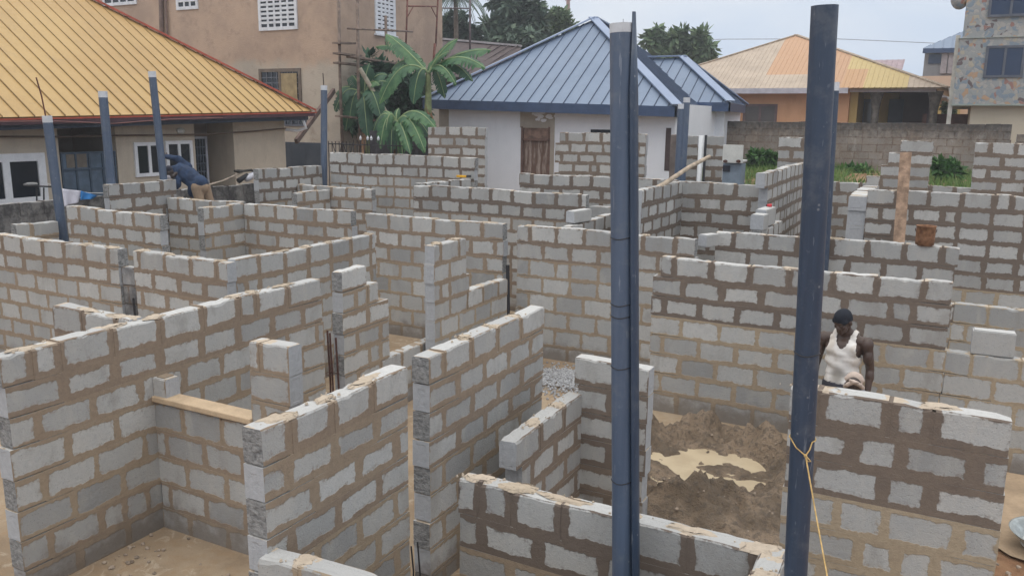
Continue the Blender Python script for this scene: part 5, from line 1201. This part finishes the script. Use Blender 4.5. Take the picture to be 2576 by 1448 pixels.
poles('steel_scaffold', 'rusty red steel frame scaffold high on the right side of the tan building',
      [('upright', [(1026, -30), (1021, 120)], 0, .035), ('upright', [(1103, -30), (1096, 118)], 0, .035), ('ladder_bar', [(1023, 16), (1101, 17)], .0, .03), ('brace', [(1040, 17), (1023, 46)], .0, .02), ('brace', [(1084, 17), (1099, 46)], 0, .02), ('upright', [(1094, 110), (1090, 165)], .1, .05)],
      plain('red_steel', (.21, .085, .065), .7, var=.3, scale=6), X=tx+.6)
poles('pole_frame', 'thin metal pole with a crossbar standing right of the tan building', [('pole', [(1183, -30), (1182, 150)], 0, .05), ('crossbar', [(1112, 21), (1184, 22)], 0, .03)], plain('thin_pole', (.15, .12, .13), .6), Y=34)
ms = thing('mast', (onY(1428, 60, 75).x, 75, 1.2), 'slim reddish mast rising above the open-crowned tree', 'mast')
a = onY(1427, -40, 75)-Vector(ms.location); MB().tube([(0, 0, 0), (0, 0, a.z)], [.30, .17], 8).build('shaft', plain('mast_red', (.32, .20, .19), .7), ms)
mb = MB()
for k in range(6): mb.tube([(-.3, 0, a.z*(.5+.08*k)), (.3, 0, a.z*(.5+.08*k))], .03, 5)
mb.build('rung', plain('mast_red2', (.26, .17, .17), .7), ms)
wm = plain('wire_grey', (.34, .36, .42), .7)
def wire(label, pts, Y, r=.03):
    P_ = [onY(x, y, Y) for x, y in pts]; tag(MB().tube(P_, r, 5).build('power_line', wm, base=P_[0]), label, 'wire')
wire('power line crossing the sky from the round tree to the distant grey house', [(1600, 104), (1830, 99), (2100, 98), (2330, 108), (2500, 118)], 90, .035)
t = thing('aerial', onY(1567, 75, 40), 'thin aerial behind the peak of the blue roof', 'aerial'); MB().tube([(0, 0, -2), (0, 0, .5)], .018, 5).build('rod', wm, t)
# iron fence with spear tops
fx, fy = 20.4, 0
t = thing('iron_fence', (onY(880, 380, 20.6).x, 20.6, .2), 'dark iron fence with white spear tips behind the rear left wall', 'fence'); o = Vector(t.location); mb = MB(); tips = MB()
L_ = [onY(x, 352, 20.6)-o for x in range(826, 1060, 9)]
for k, q in enumerate(L_):
    zt_ = onY(900, 352 if k > 6 else 357, 20.6).z-o.z
    mb.tube([(q.x, 0, 0), (q.x, 0, zt_)], .014, 5)
    if k in (9, 11, 12, 14): pass
zt_ = onY(840, 358, 20.6).z-o.z
for z in (.3, zt_-.05): mb.tube([(L_[0].x, 0, z), (L_[-1].x, 0, z)], .018, 5)
for k in (1, 4): mb.tube([(L_[k].x, 0, zt_), (L_[k+1].x+.1, 0, zt_-.6)], .014, 5); mb.tube([(L_[k+2].x+.1, 0, zt_), (L_[k+1].x+.1, 0, zt_-.6)], .014, 5)
mb.build('rails', plain('iron_dark', (.03, .03, .035), .6), t)
for k in (9, 11, 12, 14):
    q = L_[k]; zt_ = onY(900, 352, 20.6).z-o.z; MB().tube([(q.x, 0, zt_), (q.x, 0, zt_+.06), (q.x, 0, zt_+.14)], [.03, .045, .005], 6).build('spear_tip', M_CAP, t)
tag(MB().box((onY(930, 360, 21.9).x, 21.9, .2), (onY(1130, 360, 21.9).x, 22.0, onY(1000, 330, 21.9).z)).build('sheet_fence', plain('dark_sheet', (.055, .05, .06), .7, var=.3), base=(onY(1030, 360, 21.9).x, 21.95, .2)), 'dark metal sheet fence behind the low banana plant', 'fence')

# ================================================================ people
def organic(name, mat, parts, parent, voxel=.009, smooth=4, keep=None, thick=None, edit=None):
    mb = MB()
    for p_ in parts:
        if p_[0] == 'c': mb.cap(*p_[1:])
        else: mb.ell(*p_[1:])
    me = mb.mesh('tmp'); o = bpy.data.objects.new('tmp', me); COL.objects.link(o)
    md = o.modifiers.new('r', 'REMESH'); md.mode = 'VOXEL'; md.voxel_size = voxel; md.use_smooth_shade = True
    sm = o.modifiers.new('s', 'SMOOTH'); sm.iterations = smooth; sm.factor = .5
    dg = bpy.context.evaluated_depsgraph_get(); dg.update()
    me2 = bpy.data.meshes.new_from_object(o.evaluated_get(dg)); bpy.data.objects.remove(o); bpy.data.meshes.remove(me)
    if keep:
        bm = bmesh.new(); bm.from_mesh(me2); bmesh.ops.delete(bm, geom=[f for f in bm.faces if not keep(f.calc_center_median())], context='FACES'); bm.to_mesh(me2); bm.free()
    if edit:
        for v in me2.vertices: v.co = edit(v.co.copy())
    me2.materials.clear(); me2.materials.append(mat); me2.polygons.foreach_set('use_smooth', [True]*len(me2.polygons))
    ob = bpy.data.objects.new(name, me2); link(ob, parent)
    if thick: s = ob.modifiers.new('t', 'SOLIDIFY'); s.thickness = thick; s.offset = 1
    return ob
def skin_mat(name, a):
    m, t = new_mat(name); p = gpos(t); n = t.noise(7, 4, .6, p); finish(t, t.mix(t.ss(n, .3, .7), tuple(x*.8 for x in a), a), .42, 0, t.noise(120, 3, .6, p), .001, .3, .45); return m
SK = skin_mat('dark_skin', (.075, .046, .036)); SK2 = skin_mat('darker_skin', (.05, .033, .028))
def hand(base, d, up, s=1.):
    """palm + five bent fingers + side thumb; d = direction of the fingers, up = palm normal"""
    b = Vector(base); d = Vector(d).normalized(); n = Vector(up).normalized(); a = d.cross(n).normalized(); n = a.cross(d); P_ = []
    P_.append(('c', b, .026*s, b+d*.07*s+a*.018*s, .024*s)); P_.append(('c', b+a*-.012*s, .024*s, b+d*.07*s-a*.02*s, .022*s))
    for k, (off, L) in enumerate(((-.033, .062), (-.011, .076), (.011, .080), (.033, .072))):
        r0 = b+d*.08*s+a*off*s; r1 = r0+(d*.9-n*.35)*L*.55*s; r2 = r1+(d*.5-n*.85)*L*.5*s
        P_ += [('c', r0, .0098*s, r1, .0088*s), ('c', r1, .0088*s, r2, .0075*s)]
    t0 = b+d*.02*s+a*.03*s; t1 = t0+(a*.7+d*.7-n*.3)*.04*s; t2 = t1+(a*.2+d*.9-n*.4)*.035*s
    return P_+[('c', t0, .014*s, t1, .011*s), ('c', t1, .011*s, t2, .009*s)]
def turn(parts, M):
    out = []
    for p_ in parts:
        if p_[0] == 'c': out.append(('c', M @ Vector(p_[1]), p_[2], M @ Vector(p_[3]), p_[4]))
        else: out.append(('e', M @ Vector(p_[1]), p_[2], p_[3] if len(p_) > 3 else 14, p_[4] if len(p_) > 4 else 9, 0., None, M.to_3x3()))
    return out
HEAD = [('e', (0, 0, .115), (.074, .093, .105), 20, 14), ('e', (0, -.035, .045), (.056, .062, .062), 16, 10), ('c', (0, -.088, .095), .012, (0, -.106, .068), .017), ('c', (-.016, -.093, .062), .011, (.016, -.093, .062), .011),
        ('c', (-.022, -.088, .036), .012, (.022, -.088, .036), .012), ('c', (-.020, -.086, .022), .012, (.020, -.086, .022), .012), ('c', (-.04, -.078, .118), .014, (.04, -.078, .118), .014), ('e', (0, -.072, .0), (.03, .028, .022)),
        ('e', (-.042, -.062, .07), (.026, .024, .026)), ('e', (.042, -.062, .07), (.026, .024, .026)), ('e', (-.078, .01, .085), (.012, .024, .034)), ('e', (.078, .01, .085), (.012, .024, .034))]
def eyes(parent, M, mat):
    mb = MB()
    for s in (-1, 1): mb.ell(M @ Vector((s*.031, -.082, .096)), (.012, .008, .007), 10, 6)
    return mb.build('eyes', mat, parent, smooth=True)
M_EYE = plain('eye_dark', (.12, .10, .09), .3)
# --- man in the vest
mp = Vector((onY(2131, 800, 9.0).x, 9.0, .03))
man = thing('person', mp, 'person in a dirty white vest and dark knitted cap, looking down', 'person', rz=math.radians(-9))
Mh = Matrix.Translation((0, -.045, 1.525)) @ Matrix.Rotation(math.radians(-20), 4, 'Z') @ Matrix.Rotation(math.radians(24), 4, 'X')
torso = [('e', (0, 0, .95), (.165, .115, .12)), ('e', (0, 0, 1.08), (.150, .10, .15)), ('e', (0, -.005, 1.20), (.165, .112, .14)), ('e', (0, -.008, 1.31), (.185, .118, .13)), ('c', (-.16, .005, 1.405), .062, (.16, .005, 1.405), .062),
         ('c', (-.115, .015, 1.42), .052, (-.03, .01, 1.485), .052), ('c', (.115, .015, 1.42), .052, (.03, .01, 1.485), .052), ('e', (-.085, -.07, 1.325), (.085, .05, .065)), ('e', (.085, -.07, 1.325), (.085, .05, .065))]
armR = [('e', (-.215, .0, 1.385), (.07, .072, .08)), ('c', (-.225, .0, 1.37), .056, (-.275, .035, 1.12), .043), ('e', (-.245, -.012, 1.26), (.05, .052, .085)), ('c', (-.275, .035, 1.12), .044, (-.315, -.05, .885), .029), ('e', (-.283, .015, 1.05), (.046, .047, .08))]
armL = [('e', (.215, .0, 1.385), (.07, .072, .08)), ('c', (.225, .0, 1.37), .056, (.262, .045, 1.12), .043), ('e', (.24, -.01, 1.26), (.05, .052, .085)), ('c', (.262, .045, 1.12), .044, (.275, -.03, .875), .029), ('e', (.268, .025, 1.05), (.046, .047, .08))]
legs = []
for s in (-1, 1): legs += [('c', (s*.09, 0, .92), .088, (s*.10, -.015, .50), .058), ('c', (s*.10, -.015, .50), .056, (s*.105, .02, .09), .038), ('e', (s*.10, .02, .36), (.05, .058, .12)), ('c', (s*.105, .03, .05), .042, (s*.115, -.14, .035), .032)]
neck = [('c', (0, .01, 1.44), .058, (0, -.03, 1.56), .054)]
organic('body', SK, torso+armR+armL+legs+neck+turn(HEAD, Mh)+hand((-.32, -.065, .86), (-.05, -.15, -1), (1, 0, 0))+hand((.277, -.04, .85), (0, -.15, -1), (-1, 0, 0)), man, .0085, 3)
infl = lambda P_, g: [((p_[0], p_[1], p_[2]+g, p_[3], p_[4]+g) if p_[0] == 'c' else (p_[0], p_[1], tuple(x+g for x in p_[2]))+tuple(p_[3:])) for p_ in P_]
def vest_keep(c):
    if c.z < .90 or c.z > 1.52: return False
    ax_ = abs(c.x)
    if c.z > 1.25 and ax_ > .150-.16*max(0, c.z-1.27): return False
    if c.y < .02: return c.z < 1.335+(ax_/.076)**2.4*.16
    return c.z < 1.39+(ax_/.085)**2*.10
def wrinkle(co):
    k = .006*math.sin(co.z*46+co.x*14)+.005*mnoise.noise(co*16); d = Vector((co.x, co.y, 0)); return co+d.normalized()*(k+.003)
m, t = new_mat('dirty_vest'); p = gpos(t); n1 = t.noise(5, 5, .6, p); n2 = t.noise(60, 3, .6, p)
c = t.mix(t.ss(n1, .42, .62), (.74, .71, .68), (.60, .54, .48)); sp = t.n('ShaderNodeTexCoord').outputs['Object']
dd = t.n('ShaderNodeVectorMath', {0: sp, 1: (-.02, -.13, 1.04)}, operation='DISTANCE').outputs['Value']
c = t.mix(t.m('MULTIPLY', t.m('SUBTRACT', 1., t.ss(t.m('ADD', dd, t.m('MULTIPLY', n1, .08)), .06, .15)), .75), c, (.19, .17, .14)); finish(t, c, .9, 0, n2, .003, .5, .2)
organic('vest', m, infl(torso, .012), man, .010, 3, keep=vest_keep, thick=.004, edit=wrinkle)
hipz = [('e', (0, 0, .93), (.175, .125, .12))]+[p_ for p_ in legs if p_[0] == 'c' and p_[2] > .05]
organic('trousers', plain('dark_trousers', (.06, .06, .075), .9, var=.2), infl(hipz, .016), man, .014, 3, keep=lambda c: .10 < c.z < .965)
MC = plain('knitted_cap', (.018, .022, .034), .95, var=.2, bump=.5, bscale=140)
organic('cap', MC, turn([('e', (0, .008, .145), (.086, .102, .088), 20, 14), ('c', (-.05, -.05, .13), .035, (.05, -.05, .13), .035), ('e', (0, .02, .12), (.085, .095, .07))], Mh), man, .009, 3)
eyes(man, Mh, M_EYE)
# --- crouching person whose wrapped head shows above the foreground wall
cp = Vector((onY(2150, 965, 8.3).x, 8.3, 0)); ztop = onY(2152, 926, 8.3).z
cr = thing('person', cp, 'person bending low before the man in the vest, head tied with pale cloth', 'person')
hz_ = ztop-.215
Mh = Matrix.Translation((0, -.02, hz_-.02)) @ Matrix.Rotation(math.radians(34), 4, 'X')
bt = [('e', (0, .42, hz_-.33), (.17, .14, .15)), ('c', (0, .40, hz_-.32), .13, (0, .10, hz_-.12), .125), ('c', (-.17, .10, hz_-.12), .06, (.17, .10, hz_-.12), .06), ('c', (0, .08, hz_-.08), .055, (0, 0, hz_+.02), .052)]
al = []
for s in (-1, 1): al += [('c', (s*.2, .08, hz_-.13), .052, (s*.25, -.02, hz_-.40), .042), ('c', (s*.25, -.02, hz_-.40), .042, (s*.16, -.2, hz_-.58), .03)]
lg = []
kz = max(.32, (hz_-.35)*.52)
for s in (-1, 1): lg += [('c', (s*.1, .42, hz_-.36), .085, (s*.13, .12, kz), .06), ('c', (s*.13, .12, kz), .058, (s*.12, .32, .09), .04), ('c', (s*.12, .33, .05), .042, (s*.13, .14, .035), .032)]
organic('body', SK2, bt+al+lg+turn(HEAD, Mh)+hand((-.15, -.22, hz_-.6), (.1, -.5, -.8), (0, -.8, .5))+hand((.15, -.22, hz_-.6), (-.1, -.5, -.8), (0, -.8, .5)), cr, .0085, 3)
organic('shirt', plain('grey_shirt', (.20, .20, .22), .9, var=.2), infl(bt[:3], .014), cr, .013, 3)
organic('trousers', plain('crouch_trousers', (.08, .08, .09), .9, var=.2), infl([bt[0]]+[p_ for p_ in lg if p_[2] > .05], .016), cr, .014, 3, keep=lambda c: c.z > .1)
MWp = plain('pale_cloth_wrap', (.52, .42, .36), .9, var=.15, scale=14)
organic('head_wrap', MWp, turn([('c', (-.075, -.02, .10), .022, (-.05, -.055, .17), .022), ('c', (-.05, -.055, .17), .022, (.0, -.05, .218), .022), ('c', (.0, -.05, .218), .022, (.055, -.045, .18), .022), ('c', (.055, -.045, .18), .022, (.078, -.01, .10), .022),
       ('c', (.0, -.055, .222), .022, (.045, -.07, .242), .012), ('c', (0, -.05, .222), .02, (-.03, -.06, .25), .012), ('c', (-.07, .03, .16), .022, (.07, .03, .16), .022), ('e', (0, .04, .15), (.084, .07, .078))], Mh), cr, .008, 2)
eyes(cr, Mh, M_EYE)
# --- worker in the blue hooded jacket, bending over the outer wall
wy_ = 12.0
J = lambda x, y, dy=0.: onY(x, y, wy_+dy)
wb = Vector((J(505, 480).x, wy_+.05, 0)); zf = J(505, 470).z-.88
wk = thing('person', (wb.x, wb.y, zf), 'person in a blue jacket and dark cap bending with one arm on a pipe', 'person'); o = Vector(wk.location); L = lambda x, y, dy=0.: J(x, y, dy)-o
hip, chest, sh, nk, hd = L(500, 463), L(472, 441), L(455, 428), L(446, 430, -.05), L(434, 443, -.30)
elb, wr = L(448, 400, .05), L(421, 395, .0)
pel = [('e', hip, (.17, .15, .15)), ('c', hip, .14, chest, .155), ('c', chest, .15, sh, .115), ('c', sh+Vector((-.02, -.15, 0)), .07, sh+Vector((.03, .15, .05)), .07)]
armU = [('c', sh+Vector((.04, .14, .05)), .065, elb, .055), ('c', elb, .052, wr, .038)]
lelb, lwr = L(447, 462, -.22), L(437, 474, -.28)
armD = [('c', sh+Vector((-.02, -.16, 0)), .065, lelb, .054), ('c', lelb, .052, lwr, .038)]
hand_u = hand(wr, L(411, 388)-wr, (0, -1, 0)); hand_d = hand(lwr, (-.3, 0, -1), (1, 0, 0))
lgs = []
for s in (-1, 1):
    hp_ = hip+Vector((.05, s*.10, -.06)); kn_ = Vector((hip.x+.12, s*.13, .46)); lgs += [('c', hp_, .095, kn_, .065), ('c', kn_, .06, (hip.x+.20, s*.13, .09), .042), ('c', (hip.x+.2, s*.13, .05), .045, (hip.x+.03, s*.13, .04), .035)]
Mh = Matrix.Translation(hd) @ Matrix.Rotation(math.radians(-68), 4, 'Z') @ Matrix.Rotation(math.radians(38), 4, 'X')
# jacket hood line
organic('body', SK2, pel+armU+armD+lgs+[('c', sh, .055, hd, .05)]+turn(HEAD, Mh)+hand_u+hand_d, wk, .0095, 3)
mJ = plain('navy_jacket', (.024, .046, .098), .9, var=.35, scale=6, bump=1.2, bscale=16, tint=(.012, .022, .05))
organic('jacket', mJ, infl(pel, .03)+infl(armU+armD, .022)+[('c', hip+Vector((.02, 0, .0)), .185, hip+Vector((-.12, 0, -.14)), .15)], wk, .013, 3,
        edit=lambda co: co+Vector((mnoise.noise(co*7), mnoise.noise(co*7+Vector((5, 0, 0))), mnoise.noise(co*7+Vector((0, 9, 0)))))*.018)
organic('trousers', plain('khaki_trousers', (.31, .22, .15), .9, var=.2), infl([('e', hip+Vector((.04, 0, -.06)), (.16, .15, .14))]+[p_ for p_ in lgs if p_[2] > .055], .02), wk, .014, 3, keep=lambda c: c.z > .1)
organic('cap', plain('worker_cap', (.03, .03, .045), .9, var=.2), turn([('e', (0, .008, .145), (.086, .104, .085), 20, 14), ('c', (-.04, -.09, .13), .012, (.04, -.09, .13), .012), ('c', (-.03, -.13, .122), .011, (.03, -.13, .122), .011), ('c', (0, -.06, .14), .04, (0, -.1, .128), .02)], Mh), wk, .009, 2)
organic('face_cloth', plain('white_face_cloth', (.66, .62, .64), .9, var=.08), turn([('e', (0, -.058, .035), (.07, .066, .062), 16, 10)], Mh), wk, .010, 3)
t = thing('work_platform', (wk.location.x+.05, wk.location.y, 0), 'stack of blocks with a plank under the bending worker, hidden behind the back room wall', 'platform')
MB().box((-.6, -.45, zf-.09), (.75, .45, zf)).build('plank', mW2, t, bevel=.008)
for s in (-.4, .45): MB().box((s-.1, -.35, 0), (s+.1, .35, zf-.092)).build('trestle', mW2, t, bevel=.008)
# tool handle behind him, black-and-white boot-like scrap and bars on the old wall
a, b = onY(476, 442, 12.6), onY(479, 420, 12.6); tag(MB().tube([a-Vector((0, 0, .8)), b], .02, 7).build('tool_handle', plain('handle_brown', (.16, .08, .05), .7), base=a), 'brown wooden tool handle standing behind the bending worker', 'tool')
q = lambda x, y: onX(x, y, -14.95)
mb = MB(); mb.tube([q(600, 455), q(622, 440)], [.07, .05], 8); tag(mb.build('boot', plain('black_rubber', (.02, .02, .025), .6), base=q(610, 450), smooth=True), 'black boot-like scrap lying on the blackened boundary wall', 'scrap')
mb = MB(); mb.cap(q(622, 448), .09, q(640, 438), .07); tag(mb.build('plastic_bag', plain('pale_plastic', (.62, .62, .68), .5), base=q(630, 444), smooth=True), 'pale plastic bag lying on the blackened boundary wall', 'bag')
tag(MB().tube([q(515, 468), q(560, 455), q(612, 432)], .022, 6).build('wood_strip', mW2, base=q(515, 468)), 'long thin wooden strip propped on the blackened boundary wall', 'strip')
tag(MB().tube([q(590, 430), q(600, 431), q(613, 430), q(632, 428), q(640, 433)], [.03, .05, .03, .035, .02], 6).build('twig', plain('twig_dark', (.04, .035, .03), .8), base=q(600, 431)), 'dark twig sticking up above the boundary wall near the rear left corner', 'twig')

# ================================================================ sky and sun
SUN_EL, SUN_AZ = math.radians(70), math.radians(172)      # azimuth measured from +Y clockwise
w = bpy.data.worlds.new('World'); S.world = w; w.use_nodes = True; w.node_tree.nodes.clear(); t = NT(w.node_tree)
sky = t.n('ShaderNodeTexSky', sky_type='NISHITA', sun_disc=False, sun_elevation=SUN_EL, sun_rotation=SUN_AZ, air_density=1.5, dust_density=4., ozone_density=1.)
g = t.n('ShaderNodeTexCoord').outputs['Generated']; sz = t.n('ShaderNodeSeparateXYZ', {0: g}).outputs[2]
cv = t.n('ShaderNodeVectorMath', {0: g, 1: (1., 1., 2.6)}, operation='MULTIPLY').outputs[0]
n1 = t.noise(2.3, 6, .55, cv, .3)
cloud = t.mix(t.ss(n1, .36, .66), CLOUD_A, CLOUD_B)
zen = t.mix(t.ss(sz, .12, .85), cloud, t.mix(1., cloud, CLOUD_ZEN, 'MULTIPLY'))
c = t.mix(.88, sky.outputs[0], zen)
t.n('ShaderNodeOutputWorld', {'Surface': t.n('ShaderNodeBackground', {'Color': c, 'Strength': .1}).outputs[0]})
sun = bpy.data.lights.new('sun', 'SUN'); sun.energy = SUN_E; sun.angle = math.radians(60); sun.color = (1., .95, .88)
so = bpy.data.objects.new('sun', sun); COL.objects.link(so)
d = Vector((math.sin(SUN_AZ)*math.cos(SUN_EL), math.cos(SUN_AZ)*math.cos(SUN_EL), math.sin(SUN_EL)))
so.rotation_euler = d.to_track_quat('Z', 'Y').to_euler()
vs = S.view_settings; vs.view_transform = 'Standard'; vs.look = 'None'; vs.gamma = 1.; vs.exposure = EXPO; vs.use_curve_mapping = False

# ================================================================ air
hz = MB().box((-95, -12, -3), (70, 120, 24)); m = bpy.data.materials.new('haze'); m.use_nodes = True; m.node_tree.nodes.clear(); t = NT(m.node_tree)
v = t.n('ShaderNodeVolumePrincipled', {'Color': (.93, .96, 1., 1), 'Density': HAZE, 'Anisotropy': .2}); t.n('ShaderNodeOutputMaterial', {'Volume': v.outputs[0]})
tag(hz.build('haze', m), kind='stuff')
